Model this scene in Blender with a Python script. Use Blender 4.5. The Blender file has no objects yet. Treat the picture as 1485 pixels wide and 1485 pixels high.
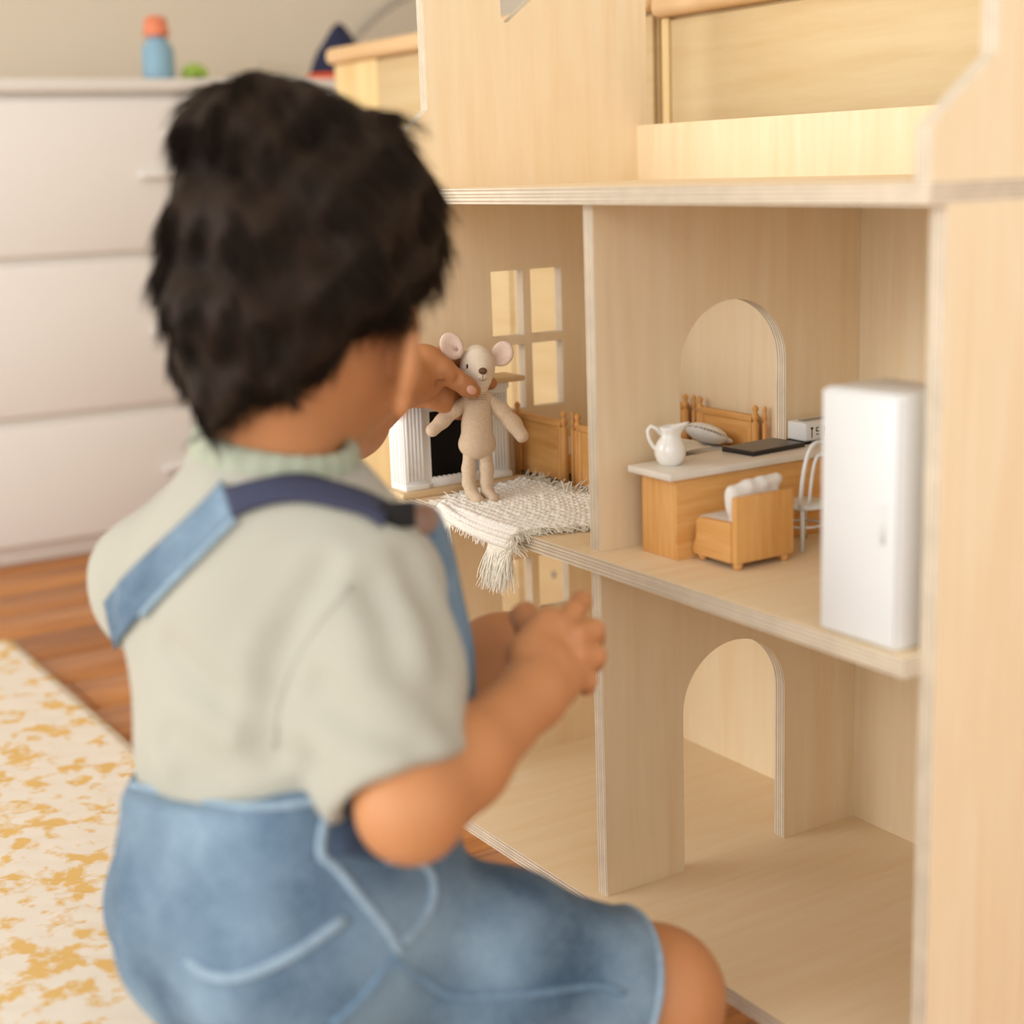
import bpy, bmesh, math, random
import numpy as np
from mathutils import Vector, Matrix
from mathutils.geometry import tessellate_polygon
from mathutils.bvhtree import BVHTree

scene = bpy.context.scene
COL = scene.collection
rnd = random.Random(7)

# ------------------------------------------------------------------ camera
CAM = Vector((1.27022, -0.65977, 0.59406))
CR = Vector((0.53181249, 0.84619427, -0.0336264))     # right
CU = Vector((-0.16504054, 0.14250614, 0.9759373))     # up
CF = Vector((-0.83062452, 0.51346593, -0.21544291))   # forward
FPX = 2258.64
cam_data = bpy.data.cameras.new('camera')
cam_data.sensor_width = 36.0
cam_data.lens = FPX / 1485 * 36.0
cam_data.clip_start = 0.02
cam_data.dof.use_dof = True
cam_data.dof.focus_distance = 1.33
cam_data.dof.aperture_fstop = 3.1
cam = bpy.data.objects.new('camera', cam_data)
M = Matrix((CR, CU, -CF)).transposed().to_4x4()
M.translation = CAM
cam.matrix_world = M
COL.objects.link(cam)
scene.camera = cam

# ------------------------------------------------------------------ light
world = bpy.data.worlds.new('daylight')
scene.world = world
world.use_nodes = True
bg = world.node_tree.nodes['Background']
bg.inputs[0].default_value = (0.955, 0.975, 1.0, 1)
bg.inputs[1].default_value = 1.62

def area_light(name, loc, target, size, size_y, power, color):
    l = bpy.data.lights.new(name, 'AREA')
    l.shape = 'RECTANGLE'; l.size = size; l.size_y = size_y
    l.energy = power; l.color = color
    o = bpy.data.objects.new(name, l)
    o.location = loc
    o.rotation_euler = (Vector(target) - Vector(loc)).to_track_quat('-Z', 'Y').to_euler()
    COL.objects.link(o)
    return o
area_light('window_daylight', (0.35, -2.35, 1.0), (0.2, 0.1, 0.35), 3.6, 1.5, 44, (0.96, 0.98, 1.0))

scene.view_settings.view_transform = 'Standard'
scene.view_settings.look = 'None'
scene.view_settings.gamma = 1.0
scene.view_settings.exposure = 0.03
scene.view_settings.use_curve_mapping = False

# ------------------------------------------------------------------ helpers
def at(u, v, d):
    """the world point seen at picture position u, v and distance d along the view axis"""
    return CAM + d * (CF + CR * ((u - 742.5) / FPX) - CU * ((v - 742.5) / FPX))

def lin(r, g, b):
    f = lambda c: ((c / 255 + 0.055) / 1.055) ** 2.4 if c > 10 else c / 255 / 12.92
    return (f(r), f(g), f(b), 1)

def new_mat(name):
    m = bpy.data.materials.new(name); m.use_nodes = True
    nt = m.node_tree
    return m, nt, nt.nodes['Principled BSDF']

def plain(name, rgb, rough=0.6, noise=0.0, nscale=40, bump=0.0, bscale=200, sheen=0.0, spec=0.4, coat=0.0, sss=0.0):
    m, nt, b = new_mat(name)
    b.inputs['Roughness'].default_value = rough
    b.inputs['Specular IOR Level'].default_value = spec
    if sheen: b.inputs['Sheen Weight'].default_value = sheen
    if coat: b.inputs['Coat Weight'].default_value = coat
    if sss:
        b.inputs['Subsurface Weight'].default_value = sss
        b.inputs['Subsurface Radius'].default_value = (0.012, 0.005, 0.003)
        b.inputs['Subsurface Scale'].default_value = 0.6
    c = lin(*rgb)
    tc = nt.nodes.new('ShaderNodeTexCoord')
    if noise:
        n = nt.nodes.new('ShaderNodeTexNoise'); n.inputs['Scale'].default_value = nscale
        n.inputs['Detail'].default_value = 4
        nt.links.new(tc.outputs['Object'], n.inputs['Vector'])
        r = nt.nodes.new('ShaderNodeValToRGB')
        r.color_ramp.elements[0].position = 0.3; r.color_ramp.elements[1].position = 0.7
        r.color_ramp.elements[0].color = tuple(x * (1 - noise) for x in c[:3]) + (1,)
        r.color_ramp.elements[1].color = tuple(min(1, x * (1 + noise)) for x in c[:3]) + (1,)
        nt.links.new(n.outputs['Fac'], r.inputs['Fac'])
        nt.links.new(r.outputs['Color'], b.inputs['Base Color'])
    else:
        b.inputs['Base Color'].default_value = c
    if bump:
        n2 = nt.nodes.new('ShaderNodeTexNoise'); n2.inputs['Scale'].default_value = bscale
        nt.links.new(tc.outputs['Object'], n2.inputs['Vector'])
        bp = nt.nodes.new('ShaderNodeBump'); bp.inputs['Strength'].default_value = bump
        bp.inputs['Distance'].default_value = 0.002
        nt.links.new(n2.outputs['Fac'], bp.inputs['Height'])
        nt.links.new(bp.outputs['Normal'], b.inputs['Normal'])
    return m

def wood(name, light, dark, stretch, scale=9.0, rough=0.5, figure=0.5):
    """grain: noise stretched along one axis + slow figure"""
    m, nt, b = new_mat(name)
    N, L = nt.nodes, nt.links
    b.inputs['Roughness'].default_value = rough
    b.inputs['Specular IOR Level'].default_value = 0.35
    tc = N.new('ShaderNodeTexCoord')
    mp = N.new('ShaderNodeMapping'); mp.inputs['Scale'].default_value = stretch
    L.new(tc.outputs['Object'], mp.inputs['Vector'])
    n1 = N.new('ShaderNodeTexNoise'); n1.inputs['Scale'].default_value = scale
    n1.inputs['Detail'].default_value = 6; n1.inputs['Roughness'].default_value = 0.65
    L.new(mp.outputs['Vector'], n1.inputs['Vector'])
    n2 = N.new('ShaderNodeTexNoise'); n2.inputs['Scale'].default_value = scale * 0.35
    n2.inputs['Detail'].default_value = 2; n2.inputs['Distortion'].default_value = 1.2
    L.new(mp.outputs['Vector'], n2.inputs['Vector'])
    w = N.new('ShaderNodeMath'); w.operation = 'MULTIPLY'; w.inputs[1].default_value = 14
    L.new(n2.outputs['Fac'], w.inputs[0])
    s = N.new('ShaderNodeMath'); s.operation = 'SINE'; L.new(w.outputs[0], s.inputs[0])
    s2 = N.new('ShaderNodeMath'); s2.operation = 'MULTIPLY_ADD'; s2.inputs[1].default_value = 0.16 * figure
    L.new(s.outputs[0], s2.inputs[0]); L.new(n1.outputs['Fac'], s2.inputs[2])
    r = N.new('ShaderNodeValToRGB')
    r.color_ramp.elements[0].position = 0.25; r.color_ramp.elements[1].position = 0.75
    r.color_ramp.elements[0].color = lin(*dark); r.color_ramp.elements[1].color = lin(*light)
    L.new(s2.outputs[0], r.inputs['Fac'])
    L.new(r.outputs['Color'], b.inputs['Base Color'])
    bp = N.new('ShaderNodeBump'); bp.inputs['Strength'].default_value = 0.08; bp.inputs['Distance'].default_value = 0.001
    L.new(n1.outputs['Fac'], bp.inputs['Height']); L.new(bp.outputs['Normal'], b.inputs['Normal'])
    return m

def ply_edge(name, axis, light=(240, 226, 200), dark=(176, 142, 104)):
    m, nt, b = new_mat(name)
    N, L = nt.nodes, nt.links
    b.inputs['Roughness'].default_value = 0.65
    tc = N.new('ShaderNodeTexCoord'); sp = N.new('ShaderNodeSeparateXYZ')
    L.new(tc.outputs['Generated'], sp.inputs[0])
    r = N.new('ShaderNodeValToRGB'); cr = r.color_ramp; cr.interpolation = 'LINEAR'
    while len(cr.elements) > 1: cr.elements.remove(cr.elements[-1])
    cols = [light, light, dark, light, light, dark, light, light, dark, light, light, dark, light]
    pos = [0.0, .10, .17, .24, .36, .42, .48, .56, .62, .68, .80, .87, .94]
    cr.elements[0].position = 0; cr.elements[0].color = lin(*cols[0])
    for p_, c_ in zip(pos[1:], cols[1:]):
        e = cr.elements.new(p_); e.color = lin(*c_)
    L.new(sp.outputs[axis], r.inputs['Fac'])
    n = N.new('ShaderNodeTexNoise'); n.inputs['Scale'].default_value = 60; n.inputs['Detail'].default_value = 5
    L.new(tc.outputs['Object'], n.inputs['Vector'])
    mx = N.new('ShaderNodeMixRGB'); mx.blend_type = 'MULTIPLY'; mx.inputs[0].default_value = 0.35
    L.new(r.outputs['Color'], mx.inputs[1]); L.new(n.outputs['Fac'], mx.inputs[2])
    L.new(mx.outputs[0], b.inputs['Base Color'])
    return m

class MB:
    def __init__(s): s.v = []; s.f = []; s.m = []; s.smooth = []
    def add(s, vs, fs, mi=0, smooth=False):
        o = len(s.v); s.v += [tuple(v) for v in vs]
        for f in fs:
            s.f.append(tuple(i + o for i in f)); s.m.append(mi); s.smooth.append(smooth)
        return s
    def box(s, x0, x1, y0, y1, z0, z1, mi=0, bevel=0.0, seg=2, rotz=0.0, axis_mats=None):
        bm = bmesh.new()
        bmesh.ops.create_cube(bm, size=1)
        c = Vector(((x0 + x1) / 2, (y0 + y1) / 2, (z0 + z1) / 2))
        for v in bm.verts:
            v.co = Vector((v.co.x * (x1 - x0), v.co.y * (y1 - y0), v.co.z * (z1 - z0)))
        if bevel:
            bmesh.ops.bevel(bm, geom=list(bm.edges), offset=bevel, segments=seg, affect='EDGES', profile=0.5)
        R_ = Matrix.Rotation(rotz, 3, 'Z')
        bm.verts.ensure_lookup_table()
        vs = [R_ @ v.co + c for v in bm.verts]
        o = len(s.v); s.v += [tuple(v) for v in vs]
        bm.normal_update()
        for f in bm.faces:
            s.f.append(tuple(v.index + o for v in f.verts))
            if axis_mats:
                n = [abs(q) for q in f.normal]; s.m.append(axis_mats[n.index(max(n))])
            else: s.m.append(mi)
            s.smooth.append(bool(bevel))
        bm.free(); return s
    def tube(s, pts, rad, n=8, mi=0, cap=True, flat=1.0):
        pts = [Vector(p) for p in pts]
        if not hasattr(rad, '__len__'): rad = [rad] * len(pts)
        o = len(s.v); k = len(pts)
        t0 = (pts[1] - pts[0]).normalized()
        ref = Vector((0, 0, 1)) if abs(t0.z) < 0.9 else Vector((1, 0, 0))
        a = t0.cross(ref).normalized()
        for i, p in enumerate(pts):
            t = (pts[min(i + 1, k - 1)] - pts[max(i - 1, 0)]).normalized()
            a = (a - t * a.dot(t)).normalized(); b = t.cross(a)
            for j in range(n):
                w = 2 * math.pi * j / n
                s.v.append(tuple(p + rad[i] * (a * math.cos(w) + b * flat * math.sin(w))))
        for i in range(k - 1):
            for j in range(n):
                s.f.append((o + i * n + j, o + i * n + (j + 1) % n, o + (i + 1) * n + (j + 1) % n, o + (i + 1) * n + j))
                s.m.append(mi); s.smooth.append(True)
        if cap:
            s.f.append(tuple(o + j for j in range(n))[::-1]); s.m.append(mi); s.smooth.append(False)
            s.f.append(tuple(o + (k - 1) * n + j for j in range(n))); s.m.append(mi); s.smooth.append(False)
        return s
    def lathe(s, cx, cy, prof, n=24, mi=0, sx=1.0, sy=1.0):
        o = len(s.v)
        for (r, z) in prof:
            for j in range(n):
                w = 2 * math.pi * j / n
                s.v.append((cx + r * sx * math.cos(w), cy + r * sy * math.sin(w), z))
        for i in range(len(prof) - 1):
            for j in range(n):
                s.f.append((o + i * n + j, o + i * n + (j + 1) % n, o + (i + 1) * n + (j + 1) % n, o + (i + 1) * n + j))
                s.m.append(mi); s.smooth.append(True)
        s.f.append(tuple(o + j for j in range(n))[::-1]); s.m.append(mi); s.smooth.append(False)
        e = o + (len(prof) - 1) * n
        s.f.append(tuple(e + j for j in range(n))); s.m.append(mi); s.smooth.append(False)
        return s
    def ellipsoid(s, c, r, n=16, m=10, mi=0, rot=None):
        o = len(s.v); c = Vector(c)
        for i in range(m + 1):
            th = math.pi * i / m
            for j in range(n):
                ph = 2 * math.pi * j / n
                p = Vector((r[0] * math.sin(th) * math.cos(ph), r[1] * math.sin(th) * math.sin(ph), r[2] * math.cos(th)))
                if rot is not None: p = rot @ p
                s.v.append(tuple(c + p))
        for i in range(m):
            for j in range(n):
                s.f.append((o + i * n + j, o + (i + 1) * n + j, o + (i + 1) * n + (j + 1) % n, o + i * n + (j + 1) % n))
                s.m.append(mi); s.smooth.append(True)
        return s
    def poly(s, loops, plane, a0, a1, mi_face=0, mi_edge=1):
        """loops of 2-D points (outer first, holes after) extruded along the third axis from a0 to a1"""
        def p3(q, a):
            if plane == 'yz': return (a, q[0], q[1])
            if plane == 'xz': return (q[0], a, q[1])
            return (q[0], q[1], a)
        flat = [q for l in loops for q in l]; n = len(flat)
        tris = tessellate_polygon([[Vector((q[0], q[1], 0)) for q in l] for l in loops])
        vs = [p3(q, a0) for q in flat] + [p3(q, a1) for q in flat]
        s.add(vs, [t for t in tris] + [tuple(i + n for i in t[::-1]) for t in tris], mi_face)
        o = 0
        for l in loops:
            k = len(l)
            vv = [p3(q, a0) for q in l] + [p3(q, a1) for q in l]
            s.add(vv, [(i, (i + 1) % k, k + (i + 1) % k, k + i) for i in range(k)], mi_edge)
        return s
    def build(s, name, mats, parent=None, fixn=True):
        me = bpy.data.meshes.new(name)
        off = Vector(parent.matrix_world.translation) if parent is not None else Vector((0, 0, 0))
        if parent is not None: off = base_of(parent)
        me.from_pydata([tuple(Vector(v) - off) for v in s.v], [], s.f)
        if not isinstance(mats, (list, tuple)): mats = [mats]
        for m in mats: me.materials.append(m)
        me.polygons.foreach_set('material_index', s.m)
        me.polygons.foreach_set('use_smooth', s.smooth)
        if fixn:
            bm = bmesh.new(); bm.from_mesh(me)
            bmesh.ops.remove_doubles(bm, verts=bm.verts, dist=1e-6) if any(s.smooth) else None
            bmesh.ops.recalc_face_normals(bm, faces=bm.faces); bm.to_mesh(me); bm.free()
        me.update()
        o = bpy.data.objects.new(name, me); COL.objects.link(o)
        if parent is not None: o.parent = parent
        return o

def base_of(o):
    p = Vector((0, 0, 0))
    while o is not None:
        p = p + o.location; o = o.parent
    return p

def tag(o, label, cat, group=None, kind=None):
    o['label'] = label; o['category'] = cat
    if group: o['group'] = group
    if kind: o['kind'] = kind
    return o
def thing(name, label, cat, loc=(0, 0, 0), group=None):
    o = bpy.data.objects.new(name, None); o.empty_display_size = 0.02
    o.location = loc; COL.objects.link(o)
    return tag(o, label, cat, group)
def struct(o, label=None):
    o['kind'] = 'structure'
    if label: o['label'] = label
    return o

def arc(cx, cy, r, a0, a1, n, ry=None):
    ry = ry or r
    return [(cx + r * math.cos(math.radians(a0 + (a1 - a0) * i / n)), cy + ry * math.sin(math.radians(a0 + (a1 - a0) * i / n))) for i in range(n + 1)]

# ------------------------------------------------------------------ implicit surfaces (smooth unions, meshed by surface nets)
class SDF:
    def __init__(s): s.p = []; s.post = None
    def _add(s, fn, lo, hi, k, op): s.p.append((fn, np.array(lo, float), np.array(hi, float), k, op)); return s
    def cap(s, a, b, ra, rb=None, k=0.008, op='u', flat=None):
        a = np.array(a, float); b = np.array(b, float); rb = ra if rb is None else rb
        ab = b - a; L2 = max(ab @ ab, 1e-12)
        def fn(P):
            q = P - a; t = np.clip((q @ ab) / L2, 0, 1)
            return np.sqrt(((q - t[:, None] * ab) ** 2).sum(1)) - (ra + (rb - ra) * t)
        r = max(ra, rb)
        return s._add(fn, np.minimum(a, b) - r, np.maximum(a, b) + r, k, op)
    def chain(s, pts, rads, k=0.006, op='u'):
        for i in range(len(pts) - 1): s.cap(pts[i], pts[i + 1], rads[i], rads[i + 1], k, op)
        return s
    def ell(s, c, r, rot=None, k=0.008, op='u'):
        c = np.array(c, float); r = np.array(r, float)
        Rm = np.array(rot, float) if rot is not None else np.eye(3)     # columns = local axes
        def fn(P):
            q = (P - c) @ Rm
            k0 = np.sqrt(((q / r) ** 2).sum(1)); k1 = np.sqrt(((q / r ** 2) ** 2).sum(1)) + 1e-9
            return np.where(k0 < 0.3, -(1 - k0) * r.min(), k0 * (k0 - 1) / k1)
        ext = np.sqrt(((Rm * r) ** 2).sum(1))
        return s._add(fn, c - ext, c + ext, k, op)
    def box(s, c, h, rot=None, r=0.004, k=0.006, op='u'):
        c = np.array(c, float); h = np.array(h, float) - r
        Rm = np.array(rot, float) if rot is not None else np.eye(3)
        def fn(P):
            q = np.abs((P - c) @ Rm) - h
            return np.sqrt((np.maximum(q, 0) ** 2).sum(1)) + np.minimum(q.max(1), 0) - r
        ext = np.abs(Rm) @ (h + r)
        return s._add(fn, c - ext, c + ext, k, op)
    def plane(s, p, n, k=0.003, op='i'):
        """keep the side the normal points away from"""
        p = np.array(p, float); n = np.array(n, float); n = n / np.linalg.norm(n)
        return s._add(lambda P: (P - p) @ n, [-9] * 3, [9] * 3, k, op)
    def ev(s, P, prims=None):
        d = np.full(len(P), 1e3)
        for fn, lo, hi, k, op in (s.p if prims is None else prims):
            e = fn(P)
            if op == 'u':
                h = np.maximum(k - np.abs(d - e), 0) / k; d = np.minimum(d, e) - h * h * k * 0.25
            else:
                if op == 's': e = -e
                h = np.maximum(k - np.abs(d - e), 0) / k; d = np.maximum(d, e) + h * h * k * 0.25
        if s.post is not None: d = s.post(P, d)
        return d
    def mesh(s, name, h, mats, parent=None, margin=0.0, smooth_it=0):
        B = 16
        U = [q for q in s.p if q[4] == 'u']
        lo = np.min([q[1] for q in U], 0) - 0.02; hi = np.max([q[2] for q in U], 0) + 0.02
        nb = np.ceil((hi - lo) / (h * B)).astype(int)
        I = np.stack(np.meshgrid(*[np.arange(n) for n in nb], indexing='ij'), -1).reshape(-1, 3)
        C = lo + (I + 0.5) * h * B
        rad = h * B * 0.87
        D = np.stack([q[0](C) for q in s.p], 1)
        isu = np.array([q[4] == 'u' for q in s.p])
        kk = np.array([q[3] for q in s.p])
        dm = D[:, isu].min(1)
        act = np.where(np.abs(dm) < rad * 1.6 + kk.max() + margin)[0]
        keep_cut = np.ones(len(C), bool)
        KV, KX, Q = [], [], []
        g = np.arange(B + 1)
        G = np.stack(np.meshgrid(g, g, g, indexing='ij'), -1).reshape(-1, 3)
        big = np.int64(1 << 20)
        key = lambda A: (A[:, 0] * big + A[:, 1]) * big + A[:, 2]
        corners = [(a, b, c) for a in (0, 1) for b in (0, 1) for c in (0, 1)]
        edges = [(i, j) for i in range(8) for j in range(i + 1, 8) if sum(abs(x - y) for x, y in zip(corners[i], corners[j])) == 1]
        for bi in act:
            sel = [q for qi, q in enumerate(s.p) if (isu[qi] and D[bi, qi] < dm[bi] + 2.2 * rad + kk[qi] * 1.5) or (q[4] == 's' and D[bi, qi] < rad * 1.6 + kk[qi]) or q[4] == 'i']
            g0 = I[bi] * B
            P = lo + (G + g0) * h
            V = s.ev(P, sel).reshape(B + 1, B + 1, B + 1)
            S = V < 0
            if S.all() or not S.any(): continue
            cs = [S[a:B + a, b:B + b, c:B + c] for a, b, c in corners]
            cnt = sum(x.astype(np.int8) for x in cs)
            ci = np.argwhere((cnt > 0) & (cnt < 8))
            if len(ci):
                vals = np.stack([V[ci[:, 0] + a, ci[:, 1] + b, ci[:, 2] + c] for a, b, c in corners], 1)
                acc = np.zeros((len(ci), 3)); num = np.zeros(len(ci))
                for i, j in edges:
                    a, b = vals[:, i], vals[:, j]; m = (a < 0) != (b < 0)
                    t = np.where(m, a / np.where(m, a - b, 1), 0)
                    p = np.array(corners[i])[None] + t[:, None] * (np.array(corners[j]) - np.array(corners[i]))[None]
                    acc += p * m[:, None]; num += m
                KV.append(key((ci + g0).astype(np.int64) + 4)); KX.append(lo + (ci + g0 + acc / num[:, None]) * h)
            for ax in range(3):
                o1, o2 = [(1, 2), (2, 0), (0, 1)][ax]
                sl = [slice(0, B)] * 3; sh = [slice(0, B)] * 3; sh[ax] = slice(1, B + 1)
                A = S[tuple(sl)]; Bq = S[tuple(sh)]
                e = np.argwhere(A != Bq)
                if not len(e): continue
                fl = A[e[:, 0], e[:, 1], e[:, 2]]
                e = (e + g0).astype(np.int64) + 4
                d1 = np.zeros(3, np.int64); d1[o1] = 1; d2 = np.zeros(3, np.int64); d2[o2] = 1
                q = np.stack([key(e - d1 - d2), key(e - d2), key(e), key(e - d1)], 1)
                q[~fl] = q[~fl][:, ::-1]
                Q.append(q)
        K = np.concatenate(KV); X = np.concatenate(KX); Qa = np.concatenate(Q)
        order = np.argsort(K); K = K[order]; X = X[order]
        idx = np.searchsorted(K, Qa); idx[idx >= len(K)] = 0
        ok = (K[idx] == Qa).all(1); idx = idx[ok]
        for _ in range(smooth_it):
            acc = np.zeros_like(X); num = np.zeros(len(X))
            for a, b in ((0, 1), (1, 2), (2, 3), (3, 0)):
                np.add.at(acc, idx[:, a], X[idx[:, b]]); np.add.at(num, idx[:, a], 1)
                np.add.at(acc, idx[:, b], X[idx[:, a]]); np.add.at(num, idx[:, b], 1)
            X = X * 0.5 + 0.5 * acc / np.maximum(num, 1)[:, None]
        me = bpy.data.meshes.new(name)
        off = np.array(base_of(parent)) if parent is not None else np.zeros(3)
        me.vertices.add(len(X)); me.vertices.foreach_set('co', (X - off).astype(np.float32).ravel())
        me.loops.add(len(idx) * 4); me.loops.foreach_set('vertex_index', idx.astype(np.int32).ravel())
        me.polygons.add(len(idx)); me.polygons.foreach_set('loop_start', np.arange(0, len(idx) * 4, 4, dtype=np.int32))
        me.polygons.foreach_set('use_smooth', np.ones(len(idx), bool))
        me.update(calc_edges=True); me.validate()
        for m in (mats if isinstance(mats, (list, tuple)) else [mats]): me.materials.append(m)
        o = bpy.data.objects.new(name, me); COL.objects.link(o)
        if parent is not None: o.parent = parent
        return o

# ------------------------------------------------------------------ materials
BIRCH_L, BIRCH_D = (241, 221, 186), (234, 207, 165)
birch_z = wood('birch_vertical_grain', BIRCH_L, BIRCH_D, (9, 9, 0.7))
birch_y = wood('birch_depth_grain', BIRCH_L, BIRCH_D, (9, 0.7, 9))
birch_x = wood('birch_width_grain', BIRCH_L, BIRCH_D, (0.7, 9, 9))
edge_x = ply_edge('ply_edge_x', 0); edge_y = ply_edge('ply_edge_y', 1); edge_z = ply_edge('ply_edge_z', 2)
pine_l, pine_d = (233, 181, 112), (214, 152, 80)
pine_z = wood('honey_pine_upright', pine_l, pine_d, (10, 10, 0.8), 20)
pine_x = wood('honey_pine_wide', pine_l, pine_d, (0.8, 10, 10), 20)
pine_y = wood('honey_pine_deep', pine_l, pine_d, (10, 0.8, 10), 20)
cab_wood = wood('pale_yellow_wood', (214, 190, 144), (202, 172, 122), (0.5, 5, 5), 10)
cab_post = wood('pale_yellow_wood_upright', (240, 214, 158), (224, 186, 124), (5, 5, 0.5), 10)
cab_rim = wood('peach_wood_rim', (232, 196, 148), (218, 176, 124), (0.6, 8, 8), 10)
oak = wood('oak_floor', (190, 128, 72), (152, 92, 44), (10, 0.6, 10), 12, 0.38, 0.8)
wall_mat = plain('beige_wall_paint', (216, 203, 182), 0.9, 0.02, 3)
white_paint = plain('white_paint', (238, 236, 230), 0.5, 0.015, 60)
white_gloss = plain('white_enamel', (226, 225, 220), 0.3)
black_mat = plain('black_card', (22, 18, 15), 0.9)

# ------------------------------------------------------------------ room
fl = bpy.data.objects.new('floor', None); COL.objects.link(fl); struct(fl, 'warm oak plank floor')
def planks():
    w = 0.118; x = -1.62; i = 0
    while x < 2.4:
        y = -2.4 + (i * 0.37) % 0.9 - 0.9
        while y < 1.0:
            y1 = min(y + 1.25, 1.0)
            if y1 > -2.4:
                MB().box(x + 0.0006, x + w - 0.0006, max(y, -2.4) + 0.0006, y1 - 0.0006, -0.018, 0.0, bevel=0.0008, seg=1).build('plank', oak, fl)
            y = y1
            if y >= 1.0: break
        x += w; i += 1
planks()
MB().box(-1.64, 2.4, -2.4, 1.0, -0.03, -0.0185).build('subfloor', black_mat, fl)
struct(MB().box(-1.66, -1.6, -2.4, 1.06, 0.0, 2.4).build('wall_left', wall_mat), 'plain beige painted wall')
struct(MB().box(-1.6, 2.4, 1.0, 1.06, 0.0, 2.4).build('wall_back', wall_mat), 'plain beige painted wall behind the cabinets')

struct(MB().box(-1.66, 2.46, -2.4, 1.06, 2.4, 2.44).build('ceiling', plain('white_ceiling_paint', (226, 222, 214), 0.9)), 'unseen white ceiling, added to cut the light from above')  # out of view, added so less world light falls from the top

# ------------------------------------------------------------------ dollhouse
T = 0.0122; D = 0.2857; Z0 = 0.0122; Z1 = 0.3016; Z2 = 0.5666; XP = 0.2968; YP = 0.0133
XE = 0.64            # inside of the far end wall
ST = Z2 + T          # top of the attic floor
dh = thing('dollhouse', 'large open-front birch plywood dollhouse with arches and cut-out windows', 'dollhouse', (0.0, 0.0, 0.0))
def board(name, x0, x1, y0, y1, z0, z1, thin, face):
    am = [1, 1, 1]; am[thin] = 0
    return MB().box(x0, x1, y0, y1, z0, z1, axis_mats=am).build(name, [face, (edge_x, edge_y, edge_z)[thin]], dh)
board('ground_board', -T, XE + T, 0, D + T, 0, Z0, 2, birch_y)
board('middle_board', 0, XE, 0, D, Z1 - T, Z1, 2, birch_y)
board('attic_board', -T, XE + T, 0, D, Z2, ST, 2, birch_y)
# back wall
board('back_board', 0, XE, D, D + T, Z0, 0.631, 1, birch_z)
# end walls with window openings (2 x 2 panes each)
def window_holes(y0, y1, z0, z1, bar=0.0085):
    ym = (y0 + y1) / 2; zm = (z0 + z1) / 2
    out = []
    for a, b in ((y0, ym - bar / 2), (ym + bar / 2, y1)):
        for c, d in ((z0, zm - bar / 2), (zm + bar / 2, z1)):
            out.append([(a, c), (b, c), (b, d), (a, d)])
    return out
WY0, WY1 = 0.1108, 0.1906
holes = window_holes(WY0, WY1, Z1 + 0.064, Z1 + 0.1975) + window_holes(WY0, WY1, 0.160, 0.280)
outer = [(YP, Z0), (D + T, Z0), (D + T, Z2), (YP, Z2)]
MB().poly([outer] + holes, 'yz', -T, 0).build('end_wall', [birch_z, edge_x], dh)
MB().poly([outer] + holes, 'yz', XE, XE + T).build('end_wall', [birch_z, edge_x], dh)
# attic gables
gab = [(0, ST), (D + T, ST), (D + T, 0.80), (0.172, 0.93), (0.0504, 0.82), (0.0504, 0.648), (0.0, 0.6086)]
gh = [(0.1312, 0.83), (0.1315, 0.742)] + [(0.1316, 0.732), (0.1328, 0.7272), (0.1366, 0.7251), (0.1405, 0.7266)] + [(0.1654, 0.7459), (0.205, 0.777), (0.207, 0.787), (0.205, 0.83), (0.17, 0.865), (0.14, 0.84)]
for x0 in (-T, XE):
    MB().poly([gab, gh], 'yz', x0, x0 + T).build('attic_gable', [birch_z, edge_x], dh)
# partitions with arched doorways
def arched(z0, z1, ztop, y0=0.093, y1=0.2032, name='partition_wall'):
    r = (y1 - y0) / 2; zc = ztop - r * 0.98
    lp = [(YP, z0), (y0, z0)] + arc((y0 + y1) / 2, zc, r, 180, 0, 28, r * 0.98) + [(y1, z0), (D, z0), (D, z1), (YP, z1)]
    return MB().poly([lp], 'yz', XP, XP + T).build(name, [birch_z, edge_x], dh)
arched(Z0, Z1 - T, 0.2045)
arched(Z1, Z2, 0.4868)

# ------------------------------------------------------------------ storage cabinets behind the dollhouse
def cabinet(x0, x1, ztop, label, posts, doors):
    y0, y1 = 0.36, 0.70
    c = thing('storage_cabinet', label, 'cabinet', ((x0 + x1) / 2, (y0 + y1) / 2, 0), 'pale wooden storage cabinets')
    MB().box(x0, x1, y0 + 0.012, y1, 0.0, ztop - 0.022, bevel=0.002).build('body', cab_wood, c)
    MB().box(x0 - 0.006, x1 + 0.006, y0 - 0.008, y1 + 0.004, ztop - 0.0225, ztop, bevel=0.0085, seg=4).build('top_board', cab_rim, c)
    for (a, b) in posts:
        MB().box(a, b, y0 + 0.004, y0 + 0.013, 0.0, ztop - 0.023, bevel=0.0015).build('post', cab_post, c)
    for (a, b) in doors:
        dr = MB().box(a, b, y0 + 0.006, y0 + 0.0135, 0.04, ztop - 0.026, bevel=0.001).build('door', cab_wood, c)
        for zz in (0.10, 0.182, 0.60):
            sw = MB().lathe(0, 0, [(0.0, 0), (0.0045, 0.0), (0.004, 0.0015), (0.001, 0.002)], 10)
            sw.v = [(a + 0.075 + x, y0 + 0.0061 - z, zz + y) for x, y, z in sw.v]
            sw.build('screw', screw_mat, dr)
    return c
screw_mat = plain('grey_metal', (120, 116, 112), 0.4)
cabinet(-0.83, -0.077, 0.770, 'pale wooden storage cabinet behind the dark-haired child, left of the plywood gable', [(-0.83, -0.70)], [(-0.6985, -0.376), (-0.370, -0.079)])
cabinet(-0.062, 0.86, 0.762, 'pale wooden storage cabinet behind the dollhouse attic, right of the plywood gable', [(-0.062, -0.050), (0.83, 0.86)], [(-0.0485, 0.39), (0.392, 0.8285)])

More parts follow.
